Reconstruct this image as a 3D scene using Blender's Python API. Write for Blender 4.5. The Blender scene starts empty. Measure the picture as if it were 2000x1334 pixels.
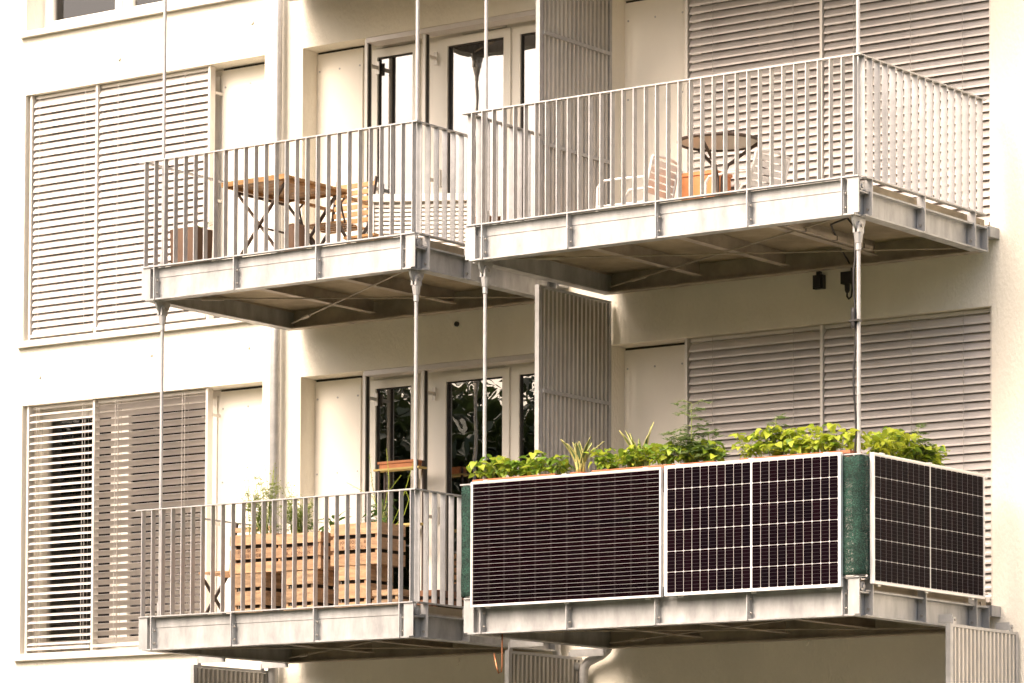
import bpy, math, random
from mathutils import Vector, Matrix
random.seed(7)
PI = math.pi
sc = bpy.context.scene
COL = sc.collection

# ------------------------------------------------------------------ camera
CAM = Vector((13.514, -25.0585, 1.6))
yaw, pit, roll, FPX, PPY = 0.6255065, 0.0553953, 0.0035134, 7267.94, 1368.15
F0 = Vector((-math.sin(yaw), math.cos(yaw), 0)); R0 = Vector((math.cos(yaw), math.sin(yaw), 0)); Z0 = Vector((0, 0, 1))
Fw = F0*math.cos(pit) + Z0*math.sin(pit); Up = Z0*math.cos(pit) - F0*math.sin(pit)
Rt = R0*math.cos(roll) + Up*math.sin(roll); Up2 = Up*math.cos(roll) - R0*math.sin(roll)
cd = bpy.data.cameras.new('camera'); cam = bpy.data.objects.new('camera', cd); COL.objects.link(cam)
cd.sensor_fit = 'HORIZONTAL'; cd.sensor_width = 36; cd.lens = FPX/2000*36
cd.shift_x = 0; cd.shift_y = (PPY-667)/2000
cd.clip_start = 0.5; cd.clip_end = 2000
mw = Matrix((Rt, Up2, -Fw)).transposed().to_4x4(); mw.translation = CAM
cam.matrix_world = mw
sc.camera = cam

# ------------------------------------------------------------------ sky, sun, exposure
SUN = Vector((-0.19, -0.69, 0.70)).normalized()
world = bpy.data.worlds.new('World'); sc.world = world; world.use_nodes = True
nt = world.node_tree; nt.nodes.clear()
sky = nt.nodes.new('ShaderNodeTexSky'); sky.sky_type = 'NISHITA'; sky.sun_disc = False
sky.sun_elevation = math.asin(SUN.z); sky.sun_rotation = math.atan2(SUN.x, SUN.y)
sky.air_density = 1.0; sky.dust_density = 7.5; sky.ozone_density = 0.6
hs = nt.nodes.new('ShaderNodeMix'); hs.data_type = 'RGBA'; hs.blend_type = 'MULTIPLY'
hs.inputs[0].default_value = 1.0; hs.inputs[7].default_value = (1.0, 0.94, 0.90, 1)
bg = nt.nodes.new('ShaderNodeBackground'); bg.inputs[1].default_value = 0.14
wo = nt.nodes.new('ShaderNodeOutputWorld')
nt.links.new(sky.outputs[0], hs.inputs[6]); nt.links.new(hs.outputs[2], bg.inputs[0]); nt.links.new(bg.outputs[0], wo.inputs[0])
sd = bpy.data.lights.new('sun', 'SUN'); sd.energy = 0.8; sd.angle = math.radians(35); sd.color = (1.0, 0.95, 0.88)
so = bpy.data.objects.new('sun', sd); COL.objects.link(so); so.location = (-10, -20, 30)
so.rotation_euler = SUN.to_track_quat('Z', 'Y').to_euler()
sc.view_settings.view_transform = 'Standard'; sc.view_settings.look = 'None'
sc.view_settings.exposure = 1.56; sc.view_settings.gamma = 1.0
sc.render.engine = 'CYCLES'

# ------------------------------------------------------------------ materials
def mat(name, col, rough=0.6, metal=0.0, var=0.0, vscale=3.0, bump=0.0, bscale=40.0, stretch=(1, 1, 1), coat=0.0, col2=None, spec=0.5, transl=0.0, objvar=0.0):
    m = bpy.data.materials.new(name); m.use_nodes = True
    n = m.node_tree.nodes; l = m.node_tree.links
    b = n['Principled BSDF']; b.inputs['Base Color'].default_value = (*col, 1)
    b.inputs['Roughness'].default_value = rough; b.inputs['Metallic'].default_value = metal
    b.inputs['Specular IOR Level'].default_value = spec
    b.inputs['Coat Weight'].default_value = coat; b.inputs['Coat Roughness'].default_value = 0.04
    if var or col2 or bump:
        g = n.new('ShaderNodeNewGeometry')
        mp = n.new('ShaderNodeMapping'); mp.inputs['Scale'].default_value = stretch
        l.new(g.outputs['Position'], mp.inputs[0])
    if var or col2:
        ns = n.new('ShaderNodeTexNoise'); ns.inputs['Scale'].default_value = vscale; ns.inputs['Detail'].default_value = 5
        ns.inputs['Roughness'].default_value = 0.65
        l.new(mp.outputs[0], ns.inputs[0])
        rp = n.new('ShaderNodeValToRGB')
        c2 = col2 if col2 else tuple(c*(1-var) for c in col); c1 = col if col2 else tuple(min(1, c*(1+var*0.5)) for c in col)
        rp.color_ramp.elements[0].position = 0.34; rp.color_ramp.elements[1].position = 0.68
        rp.color_ramp.elements[0].color = (*c2, 1); rp.color_ramp.elements[1].color = (*c1, 1)
        l.new(ns.outputs[0], rp.inputs[0]); l.new(rp.outputs[0], b.inputs['Base Color'])
    if bump:
        nb = n.new('ShaderNodeTexNoise'); nb.inputs['Scale'].default_value = bscale; nb.inputs['Detail'].default_value = 4
        l.new(mp.outputs[0], nb.inputs[0])
        bp = n.new('ShaderNodeBump'); bp.inputs['Strength'].default_value = bump; bp.inputs['Distance'].default_value = 0.01
        l.new(nb.outputs[0], bp.inputs['Height']); l.new(bp.outputs[0], b.inputs['Normal'])
    if objvar:
        oi = n.new('ShaderNodeObjectInfo'); mr = n.new('ShaderNodeMapRange'); mr.inputs[3].default_value = 1-objvar; mr.inputs[4].default_value = 1+objvar
        l.new(oi.outputs['Random'], mr.inputs[0])
        mm = n.new('ShaderNodeMix'); mm.data_type = 'RGBA'; mm.blend_type = 'MULTIPLY'; mm.inputs[0].default_value = 1
        lk = b.inputs['Base Color'].links
        if lk: l.new(lk[0].from_socket, mm.inputs[6])
        else: mm.inputs[6].default_value = (*col, 1)
        l.new(mr.outputs[0], mm.inputs[7]); l.new(mm.outputs[2], b.inputs['Base Color'])
    if transl:
        tr = n.new('ShaderNodeBsdfTranslucent')
        src = b.inputs['Base Color'].links
        if src: l.new(src[0].from_socket, tr.inputs[0])
        else: tr.inputs[0].default_value = (*col, 1)
        mx = n.new('ShaderNodeMixShader'); mx.inputs[0].default_value = transl
        out = n['Material Output']
        l.new(b.outputs[0], mx.inputs[1]); l.new(tr.outputs[0], mx.inputs[2]); l.new(mx.outputs[0], out.inputs[0])
    return m
MT = {}
MT['plaster'] = mat('cream plaster', (0.87, 0.82, 0.71), 0.92, var=0.09, vscale=0.9, stretch=(1, 1, 0.45), bump=0.8, bscale=48)
MT['panel'] = mat('smooth facade board', (0.85, 0.81, 0.73), 0.7, var=0.04, vscale=1.5)
MT['steel'] = mat('galvanised steel', (0.46, 0.455, 0.45), 0.46, 0.4, var=0.15, vscale=12, bump=0.06, bscale=120)
MT['steelw'] = mat('weathered galvanised plate', (0.43, 0.43, 0.425), 0.48, 0.35, var=0.32, vscale=6, stretch=(1, 1, 0.35), bump=0.05, bscale=90)
MT['steel_shade'] = mat('steel darkened for shade', (0.40, 0.345, 0.28), 0.55, 0.4, var=0.3, vscale=4)  # darker steel copy, underside shade put into its colour
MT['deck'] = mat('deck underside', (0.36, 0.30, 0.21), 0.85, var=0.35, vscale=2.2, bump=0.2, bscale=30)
MT['slat'] = mat('grey lacquered aluminium slat', (0.62, 0.58, 0.55), 0.36, 0.2, var=0.08, vscale=2.5, objvar=0.05)
MT['screenrib'] = mat('pale galvanised screen sheet', (0.58, 0.55, 0.50), 0.5, 0.25, var=0.15, vscale=6, stretch=(1, 1, .4))
MT['guide'] = mat('aluminium guide rail', (0.66, 0.63, 0.58), 0.42, 0.3)
MT['cord'] = mat('grey ladder cord', (0.45, 0.42, 0.38), 0.8)
MT['pvc'] = mat('white window frame', (0.84, 0.81, 0.74), 0.35, var=0.02)
MT['dark'] = mat('dark gasket and shade strip', (0.03, 0.026, 0.022), 0.6)
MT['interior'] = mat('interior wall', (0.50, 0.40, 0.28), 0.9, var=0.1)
MT['curtain'] = mat('white curtain cloth', (0.80, 0.76, 0.68), 0.9, transl=0.3)
MT['tancloth'] = mat('tan curtain cloth', (0.48, 0.36, 0.22), 0.9, var=0.2, vscale=6, stretch=(4, 4, .3))
MT['brownwood'] = mat('brown stained wood', (0.20, 0.09, 0.045), 0.55, var=0.3, vscale=8, stretch=(1, 1, 0.1))
MT['alu'] = mat('anodised aluminium frame', (0.80, 0.79, 0.77), 0.35, 0.35, var=0.04)
MT['white'] = mat('white backsheet', (0.66, 0.64, 0.63), 0.3, coat=0.3)
MT['wood'] = mat('oiled acacia wood', (0.42, 0.225, 0.08), 0.5, var=0.4, vscale=9, stretch=(1, 1, 3))
MT['shelfwood'] = mat('pale yellow shelf wood', (0.62, 0.47, 0.16), 0.6, var=0.15)
MT['crate'] = mat('raw crate wood', (0.52, 0.32, 0.18), 0.8, objvar=0.2, var=0.35, vscale=7, stretch=(1, 1, 5), bump=0.2, bscale=30)
MT['crateold'] = mat('weathered crate wood', (0.44, 0.29, 0.17), 0.85, objvar=0.28, var=0.5, vscale=6, stretch=(1, 1, 5), bump=0.3, bscale=30)
MT['ink'] = mat('stencil ink', (0.07, 0.022, 0.015), 0.8)
MT['blackmetal'] = mat('dark painted steel', (0.055, 0.035, 0.025), 0.45)
MT['black'] = mat('black plastic', (0.018, 0.015, 0.014), 0.45)
MT['terracotta'] = mat('terracotta plastic', (0.42, 0.13, 0.055), 0.6, var=0.15)
MT['orange'] = mat('orange panel', (0.62, 0.24, 0.09), 0.55, var=0.2, vscale=6)
MT['brownpot'] = mat('brown ribbed planter', (0.15, 0.085, 0.05), 0.65, var=0.2)
MT['soil'] = mat('potting soil and dark fill', (0.05, 0.035, 0.022), 0.95, bump=0.6, bscale=80)
MT['whitepl'] = mat('white plastic', (0.82, 0.80, 0.75), 0.4)
MT['chrome'] = mat('polished aluminium', (0.80, 0.79, 0.77), 0.4, 0.3)
MT['copper'] = mat('copper wire', (0.45, 0.19, 0.09), 0.35, 0.7)
MT['net'] = mat('green shade net', (0.018, 0.065, 0.045), 0.8, var=0.5, vscale=14, bump=0.6, bscale=150, transl=0.2)
nn_ = MT['net'].node_tree; tp = nn_.nodes.new('ShaderNodeBsdfTransparent'); mxn = nn_.nodes.new('ShaderNodeMixShader'); wv = nn_.nodes.new('ShaderNodeTexNoise'); wv.inputs['Scale'].default_value = 90; gn = nn_.nodes.new('ShaderNodeNewGeometry')
mpn = nn_.nodes.new('ShaderNodeMapRange'); mpn.inputs[1].default_value = .42; mpn.inputs[2].default_value = .62; mpn.inputs[4].default_value = .5
nn_.links.new(gn.outputs['Position'], wv.inputs[0]); nn_.links.new(wv.outputs[0], mpn.inputs[0]); nn_.links.new(mpn.outputs[0], mxn.inputs[0])
ou = nn_.nodes['Material Output']; nn_.links.new(ou.inputs[0].links[0].from_socket, mxn.inputs[1]); nn_.links.new(tp.outputs[0], mxn.inputs[2]); nn_.links.new(mxn.outputs[0], ou.inputs[0])
MT['bean'] = mat('bright bean leaf', (0.36, 0.47, 0.05), 0.5, col2=(0.24, 0.36, 0.03), vscale=9, transl=0.45, objvar=0.28)
MT['beandark'] = mat('deep green bean leaf', (0.19, 0.31, 0.04), 0.5, col2=(0.12, 0.22, 0.025), vscale=9, transl=0.4, objvar=0.25)
MT['bean2'] = mat('yellow green bean leaf', (0.52, 0.55, 0.06), 0.5, col2=(0.36, 0.46, 0.045), vscale=9, transl=0.45, objvar=0.2)
MT['stemg'] = mat('green stem', (0.30, 0.34, 0.10), 0.6)
MT['tomato'] = mat('tomato leaf', (0.23, 0.32, 0.11), 0.55, col2=(0.13, 0.20, 0.06), vscale=12, transl=0.35)
MT['fennel'] = mat('fennel leaf', (0.32, 0.38, 0.08), 0.6, col2=(0.17, 0.24, 0.04), vscale=10, transl=0.4)
MT['darkleaf'] = mat('dark green leaf', (0.09, 0.17, 0.03), 0.5, col2=(0.05, 0.10, 0.02), vscale=9, transl=0.35)
MT['treeleaf'] = mat('tree leaf', (0.06, 0.085, 0.025), 0.55, col2=(0.035, 0.05, 0.015), vscale=2, transl=0.25)
MT['bark'] = mat('bark', (0.10, 0.075, 0.05), 0.9, var=0.4, vscale=6, bump=0.5)
MT['grass'] = mat('lawn', (0.07, 0.075, 0.03), 0.95, col2=(0.045, 0.05, 0.02), vscale=1.2, bump=0.4)
MT['roof'] = mat('roof gravel', (0.30, 0.28, 0.25), 0.95, var=0.2)
MT['asphalt'] = mat('dark paving', (0.06, 0.055, 0.05), 0.9, var=0.3, vscale=4)
MT['purple'] = mat('purple cord', (0.16, 0.09, 0.36), 0.5)
MT['bolt'] = mat('zinc bolt', (0.34, 0.32, 0.29), 0.45, 0.4)
MT['red'] = mat('dark red pot', (0.26, 0.05, 0.03), 0.5)
MT['tabletop'] = mat('pale glass table top', (0.50, 0.485, 0.46), 0.4)

def glass_mat(name, refl, tint):
    m = bpy.data.materials.new(name); m.use_nodes = True
    n = m.node_tree.nodes; l = m.node_tree.links; n.clear()
    o = n.new('ShaderNodeOutputMaterial'); t = n.new('ShaderNodeBsdfTransparent'); t.inputs[0].default_value = (*tint, 1)
    g = n.new('ShaderNodeBsdfGlossy'); g.inputs['Roughness'].default_value = 0.0
    nb = n.new('ShaderNodeTexNoise'); nb.inputs['Scale'].default_value = 2.2
    ge = n.new('ShaderNodeNewGeometry'); l.new(ge.outputs['Position'], nb.inputs[0])
    bp = n.new('ShaderNodeBump'); bp.inputs['Strength'].default_value = 0.02; bp.inputs['Distance'].default_value = 0.05
    l.new(nb.outputs[0], bp.inputs['Height']); l.new(bp.outputs[0], g.inputs['Normal'])
    fr = n.new('ShaderNodeFresnel'); fr.inputs[0].default_value = 1.5
    ma = n.new('ShaderNodeMath'); ma.operation = 'MULTIPLY_ADD'; ma.inputs[1].default_value = 1.5; ma.inputs[2].default_value = refl
    ma.use_clamp = True
    mx = n.new('ShaderNodeMixShader')
    l.new(fr.outputs[0], ma.inputs[0]); l.new(ma.outputs[0], mx.inputs[0]); l.new(t.outputs[0], mx.inputs[1]); l.new(g.outputs[0], mx.inputs[2])
    l.new(mx.outputs[0], o.inputs[0])
    return m
MT['glass'] = glass_mat('coated window glass', 0.30, (0.55, 0.52, 0.48))
MT['clearglass'] = glass_mat('clear window glass', 0.03, (0.9, 0.88, 0.85))

def cell_mat(name, col, axis, freq, strength):
    # dark silicon with printed silver bus bars (flat print), in the cell's own coordinates
    m = mat(name, col, 0.3, 0.0, coat=0.09, spec=0.0)
    n = m.node_tree.nodes; l = m.node_tree.links; b = n['Principled BSDF']
    tc = n.new('ShaderNodeTexCoord'); sx = n.new('ShaderNodeSeparateXYZ'); l.new(tc.outputs['Object'], sx.inputs[0])
    mu = n.new('ShaderNodeMath'); mu.operation = 'MULTIPLY'; mu.inputs[1].default_value = freq; l.new(sx.outputs[axis], mu.inputs[0])
    fr = n.new('ShaderNodeMath'); fr.operation = 'FRACT'; l.new(mu.outputs[0], fr.inputs[0])
    lt = n.new('ShaderNodeMath'); lt.operation = 'LESS_THAN'; lt.inputs[1].default_value = 0.10; l.new(fr.outputs[0], lt.inputs[0])
    ms = n.new('ShaderNodeMath'); ms.operation = 'MULTIPLY'; ms.inputs[1].default_value = strength; l.new(lt.outputs[0], ms.inputs[0])
    oi = n.new('ShaderNodeObjectInfo')
    mr = n.new('ShaderNodeMix'); mr.data_type = 'RGBA'; mr.inputs[6].default_value = (*col, 1)
    mr.inputs[7].default_value = (col[0]*1.3+0.002, col[1]*1.1, col[2]*1.1, 1); l.new(oi.outputs['Random'], mr.inputs[0])
    mx = n.new('ShaderNodeMix'); mx.data_type = 'RGBA'; mx.inputs[7].default_value = (0.30, 0.27, 0.27, 1)
    l.new(mr.outputs[2], mx.inputs[6]); l.new(ms.outputs[0], mx.inputs[0]); l.new(mx.outputs[2], b.inputs['Base Color'])
    b.inputs['Coat Roughness'].default_value = 0.06
    return m
MT['cell'] = cell_mat('monocrystalline half cell', (0.0035, 0.002, 0.0035), 2, 38.0, 0.13)
MT['strip'] = cell_mat('dark shingled cell strip', (0.0035, 0.002, 0.003), 0, 6.85, 0.05)

def snake_mat():
    m = mat('variegated snake plant leaf', (0.10, 0.14, 0.04), 0.45)
    n = m.node_tree.nodes; l = m.node_tree.links; b = n['Principled BSDF']
    a = n.new('ShaderNodeAttribute'); a.attribute_name = 'edge'
    mx = n.new('ShaderNodeMix'); mx.data_type = 'RGBA'; mx.inputs[6].default_value = (0.10, 0.15, 0.05, 1); mx.inputs[7].default_value = (0.50, 0.46, 0.16, 1)
    g = n.new('ShaderNodeMath'); g.operation = 'GREATER_THAN'; g.inputs[1].default_value = 0.55
    l.new(a.outputs['Fac'], g.inputs[0]); l.new(g.outputs[0], mx.inputs[0]); l.new(mx.outputs[2], b.inputs['Base Color'])
    return m
MT['snake'] = snake_mat()

# ------------------------------------------------------------------ mesh helpers
WL = {}
def wl(o): return WL.get(o.name, Vector((0, 0, 0))) if o else Vector((0, 0, 0))
class MB:
    def __init__(s): s.v = []; s.f = []
    def box(s, x0, x1, y0, y1, z0, z1):
        i = len(s.v)
        s.v += [(x0,y0,z0),(x1,y0,z0),(x1,y1,z0),(x0,y1,z0),(x0,y0,z1),(x1,y0,z1),(x1,y1,z1),(x0,y1,z1)]
        s.f += [(i,i+3,i+2,i+1),(i+4,i+5,i+6,i+7),(i,i+1,i+5,i+4),(i+1,i+2,i+6,i+5),(i+2,i+3,i+7,i+6),(i+3,i,i+4,i+7)]
        return s
    def quad(s, a, b, c, d):
        i = len(s.v); s.v += [tuple(a), tuple(b), tuple(c), tuple(d)]; s.f.append((i, i+1, i+2, i+3)); return s
    def obox(s, c, size, M):
        i = len(s.v); hx, hy, hz = size[0]/2, size[1]/2, size[2]/2
        for p in ((-1,-1,-1),(1,-1,-1),(1,1,-1),(-1,1,-1),(-1,-1,1),(1,-1,1),(1,1,1),(-1,1,1)):
            s.v.append(tuple(Vector(c) + M @ Vector((p[0]*hx, p[1]*hy, p[2]*hz))))
        s.f += [(i,i+3,i+2,i+1),(i+4,i+5,i+6,i+7),(i,i+1,i+5,i+4),(i+1,i+2,i+6,i+5),(i+2,i+3,i+7,i+6),(i+3,i,i+4,i+7)]
        return s
    def bar(s, p, q, w, h, up=(0, 0, 1)):
        p, q = Vector(p), Vector(q); d = (q-p); L = d.length; d.normalize()
        u = Vector(up)
        if abs(d.dot(u)) > 0.98: u = Vector((0, 1, 0))
        x = d.cross(u).normalized(); u = x.cross(d).normalized()
        return s.obox((p+q)/2, (w, L, h), Matrix((x, d, u)).transposed())
    def tube(s, path, r, n=8, cap=True):
        path = [Vector(p) for p in path]; rs = r if isinstance(r, (list, tuple)) else [r]*len(path)
        i0 = len(s.v); px = None
        for k, p in enumerate(path):
            d = (path[min(k+1, len(path)-1)] - path[max(k-1, 0)]).normalized()
            if px is None:
                px = d.cross(Vector((0, 0, 1)))
                if px.length < 0.1: px = d.cross(Vector((0, 1, 0)))
            px = (px - d*px.dot(d)).normalized(); py = d.cross(px)
            for j in range(n):
                a = 2*PI*j/n; s.v.append(tuple(p + (px*math.cos(a) + py*math.sin(a))*rs[k]))
        for k in range(len(path)-1):
            for j in range(n):
                a = i0+k*n+j; b = i0+k*n+(j+1) % n; s.f.append((a, b, b+n, a+n))
        if cap:
            s.f.append(tuple(i0+j for j in range(n))[::-1]); s.f.append(tuple(i0+(len(path)-1)*n+j for j in range(n)))
        return s
    def lathe(s, prof, c, n=16):
        i0 = len(s.v)
        for (r, z) in prof:
            for j in range(n):
                a = 2*PI*j/n; s.v.append((c[0]+r*math.cos(a), c[1]+r*math.sin(a), c[2]+z))
        for k in range(len(prof)-1):
            for j in range(n):
                a = i0+k*n+j; b = i0+k*n+(j+1) % n; s.f.append((a, b, b+n, a+n))
        s.f.append(tuple(i0+j for j in range(n))[::-1]); s.f.append(tuple(i0+(len(prof)-1)*n+j for j in range(n)))
        return s
    def prism(s, poly, axis, a, b):
        # poly in the two other axes (cyclic order), extruded from a to b along axis
        n = len(poly); i = len(s.v)
        for t in (a, b):
            for (p, q) in poly:
                s.v.append({0: (t, p, q), 1: (p, t, q), 2: (p, q, t)}[axis])
        s.f.append(tuple(range(i, i+n))); s.f.append(tuple(range(i+2*n-1, i+n-1, -1)))
        for j in range(n):
            k = (j+1) % n; s.f.append((i+j, i+n+j, i+n+k, i+k))
        return s
    def mesh(s, name, off=(0, 0, 0), smooth=False):
        me = bpy.data.meshes.new(name); ox, oy, oz = off
        me.from_pydata([(v[0]-ox, v[1]-oy, v[2]-oz) for v in s.v], [], s.f); me.update()
        if smooth: me.polygons.foreach_set('use_smooth', [True]*len(me.polygons))
        return me
    def build(s, name, m, parent=None, smooth=False, fix=True):
        me = s.mesh(name, wl(parent), smooth)
        if fix:
            import bmesh
            bm = bmesh.new(); bm.from_mesh(me); bmesh.ops.recalc_face_normals(bm, faces=bm.faces); bm.to_mesh(me); bm.free()
        return link(name, me, m, parent)
def link(name, me, m, parent=None, loc=None, rot=None, scale=None):
    if m is not None and not me.materials: me.materials.append(MT[m])
    o = bpy.data.objects.new(name, me); COL.objects.link(o)
    if parent: o.parent = parent
    if loc is not None: o.location = Vector(loc) - wl(parent)
    if rot is not None: o.rotation_euler = rot
    if scale is not None: o.scale = scale
    WL[o.name] = wl(parent) + Vector(o.location) if loc is not None else wl(parent)
    return o
def fixn(me):
    import bmesh
    bm = bmesh.new(); bm.from_mesh(me); bmesh.ops.recalc_face_normals(bm, faces=bm.faces); bm.to_mesh(me); bm.free(); return me
def tag(o, label, cat, group=None):
    o['label'] = label; o['category'] = cat
    if group: o['group'] = group
    return o
def thing(name, loc, label, cat, group=None):
    o = bpy.data.objects.new(name, None); COL.objects.link(o); o.location = loc; WL[o.name] = Vector(loc)
    o.empty_display_size = 0.1
    return tag(o, label, cat, group)

H = 2.9; D = 2.0906
ZH, ZB, ZR = 6.206, 3.6935, 4.859

# ------------------------------------------------------------------ ground
g = MB().quad((-400, -400, 0), (400, -400, 0), (400, 400, 0), (-400, 400, 0)).build('ground', 'grass', fix=False); g['kind'] = 'structure'
g = MB().box(-16.5, 8.5, -4.2, 0.0, -0.1, 0.06).build('pavement', 'asphalt'); g['kind'] = 'structure'

# ------------------------------------------------------------------ building
bld = thing('apartment_building', (-4, 5, 0), 'cream plastered apartment block with recessed tall windows and grey exterior blinds', 'building')
XL0, XL1, XC0, XC1, XRa, XRb = -10.18, -7.30, -6.87, -4.02, -3.60, -0.07
BX0, BX1, BTOP = -16.0, 8.0, 13.0
bays = [(XL0, XL1), (XC0, XC1), (XRa, XRb)]
ops = []
for k in (-1, 0, 1, 2):
    for (a, b) in bays: ops.append((a, b, (3.90 if k >= 0 else 3.90)+k*H, ZH+k*H))
xs = sorted(set([BX0, BX1]+[v for o in ops for v in o[:2]])); zs = sorted(set([0.0, BTOP]+[v for o in ops for v in o[2:]]))
w = MB()
for i in range(len(xs)-1):
    for j in range(len(zs)-1):
        cx, cz = (xs[i]+xs[i+1])/2, (zs[j]+zs[j+1])/2
        if any(o[0] < cx < o[1] and o[2] < cz < o[3] for o in ops): continue
        w.quad((xs[i], 0, zs[j]), (xs[i+1], 0, zs[j]), (xs[i+1], 0, zs[j+1]), (xs[i], 0, zs[j+1]))
RV = 0.34
for (a, b, z0, z1) in ops:
    w.quad((a, 0, z0), (a, 0, z1), (a, RV, z1), (a, RV, z0)); w.quad((b, 0, z1), (b, 0, z0), (b, RV, z0), (b, RV, z1))
    w.quad((a, 0, z1), (b, 0, z1), (b, RV, z1), (a, RV, z1)); w.quad((a, 0, z0), (a, RV, z0), (b, RV, z0), (b, 0, z0))
w.quad((BX0, 0, 0), (BX0, 0, BTOP), (BX0, 10, BTOP), (BX0, 10, 0)); w.quad((BX1, 0, 0), (BX1, 10, 0), (BX1, 10, BTOP), (BX1, 0, BTOP))
w.quad((BX0, 10, 0), (BX0, 10, BTOP), (BX1, 10, BTOP), (BX1, 10, 0))
w.build('wall', 'plaster', bld, fix=False)
MB().box(BX0-0.1, BX1+0.1, -0.12, 10.1, BTOP, BTOP+0.2).build('roof', 'roof', bld)
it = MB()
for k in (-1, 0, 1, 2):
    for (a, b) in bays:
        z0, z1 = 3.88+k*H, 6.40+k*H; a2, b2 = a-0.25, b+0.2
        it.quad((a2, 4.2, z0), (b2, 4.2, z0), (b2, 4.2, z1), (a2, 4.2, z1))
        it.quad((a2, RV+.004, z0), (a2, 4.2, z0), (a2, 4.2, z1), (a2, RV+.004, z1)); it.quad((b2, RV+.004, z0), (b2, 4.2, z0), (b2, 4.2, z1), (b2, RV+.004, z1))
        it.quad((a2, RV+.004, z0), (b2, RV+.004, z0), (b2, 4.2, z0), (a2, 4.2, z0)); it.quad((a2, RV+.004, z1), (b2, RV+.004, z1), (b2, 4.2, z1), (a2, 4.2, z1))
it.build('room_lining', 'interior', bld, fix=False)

def leaf_frame(f, x0, x1, z0, z1, wd, y0, y1):
    f.box(x0, x0+wd, y0, y1, z0, z1); f.box(x1-wd, x1, y0, y1, z0, z1)
    f.box(x0+wd, x1-wd, y0, y1, z0, z0+wd); f.box(x0+wd, x1-wd, y0, y1, z1-wd, z1)
def window(x0, x1, splits, k, gl='glass', fy=0.24):
    z0, z1 = 3.90+k*H, ZH+k*H
    f = MB(); leaf_frame(f, x0+.002, x1-.002, z0+.002, z1-.002, 0.05, fy, fy+0.07)
    for s in splits: f.box(s-0.03, s+0.03, fy+.002, fy+.068, z0+.052, z1-.052)
    wn = f.build('window', 'pvc', bld)
    e = [x0+.05]+list(splits)+[x1-.05]
    for i in range(len(e)-1):
        a = e[i]+(0.03 if i else 0); b = e[i+1]-(0.03 if i < len(splits) else 0)
        s = MB(); leaf_frame(s, a+.003, b-.003, z0+.055, z1-.055, 0.075, fy-0.018, fy+0.05); s.build('sash', 'pvc', wn)
        MB().box(a+.07, b-.07, fy+.012, fy+.018, z0+.12, z1-.12).build('pane', gl, wn)
    return wn
def fixed_panel(x0, x1, k):
    z0, z1 = 3.90+k*H, ZH+k*H
    p = MB().box(x0, x1-.002, 0.20, 0.225, z0+.002, z1-.022).build('facade_panel', 'panel', bld)
    s = MB()
    for fx in (0.06, 0.5, 0.94):
        for zz in range(4):
            cx = x0+(x1-x0)*fx; cz = z0+0.15+zz*0.66
            s.prism([(cx+0.009*math.cos(t*PI/3), cz+0.009*math.sin(t*PI/3)) for t in range(6)], 1, 0.195, 0.2)
    s.build('screws', 'steel', p)
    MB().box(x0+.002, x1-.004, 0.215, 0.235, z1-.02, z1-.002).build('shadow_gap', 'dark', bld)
# blinds
def slat_mesh(L, tilt):
    # shallow S section, 80 mm deep, outer edge (-y) lowered by tilt
    pr = []
    for i in range(7):
        t = i/6; wv = (t-0.5)*0.08; c = 0.007*(1-(2*t-1)**2)
        if i == 0: c = -0.004
        if i == 6: c = 0.002
        pr.append((wv, c))
    ca, sa = math.cos(tilt), math.sin(tilt)
    top = [(wv*ca - c*sa*1.0, wv*sa + c*ca) for wv, c in pr]   # y, z (inner edge = +y = up for tilt>0)
    bot = [(wv*ca - (c-.0012)*sa, wv*sa + (c-.0012)*ca) for wv, c in pr][::-1]
    return MB().prism(top+bot, 0, -L/2, L/2)
def blind(x0, x1, k, tilt, cords, y=0.065, n=33, zb=None, label=None, left_guide=True):
    z1 = ZH+k*H; z0 = 3.955+k*H
    o = MB().box(x0+.004, x1-.004, y+.004, y+.05, z1-.035, z1-.006).build('blind', 'guide', bld)
    if label: o['label'] = label
    if left_guide: MB().box(x0-.028, x0-.004, y-.035, y+.035, z0-.045, z1-.004).build('guide_rail', 'guide', o)
    MB().box(x1+.004, x1+.028, y-.035, y+.035, z0-.045, z1-.004).build('guide_rail', 'guide', o)
    MB().box(x0+.004, x1-.004, y-.04, y+.04, z0-.018, z0+.008).build('bottom_rail', 'guide', o)
    me = slat_mesh(x1-x0-.008, tilt); msh = me.mesh('slat', smooth=False)
    import bmesh
    bm = bmesh.new(); bm.from_mesh(msh); bmesh.ops.recalc_face_normals(bm, faces=bm.faces); bm.to_mesh(msh); bm.free()
    pitch = (z1-z0-.06)/n
    for i in range(n):
        zz = z0+.045+pitch*i
        s = link('slat', msh, 'slat', o, ((x0+x1)/2+random.uniform(-.001, .001), y, zz), (random.uniform(-.012, .012), 0, random.uniform(-.0006, .0006)))
    c = MB()
    for cx in cords:
        c.box(cx-.002, cx+.002, y-.043, y-.040, z0, z1-.02)
        if abs(tilt) < 0.9: c.box(cx-.0015, cx+.0015, y+.040, y+.043, z0, z1-.02); c.box(cx+.03, cx+.033, y-.043, y-.040, z0, z1-.02)
    c.build('ladder_cord', 'cord', o)
    return o
CL = math.radians(57)
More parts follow.
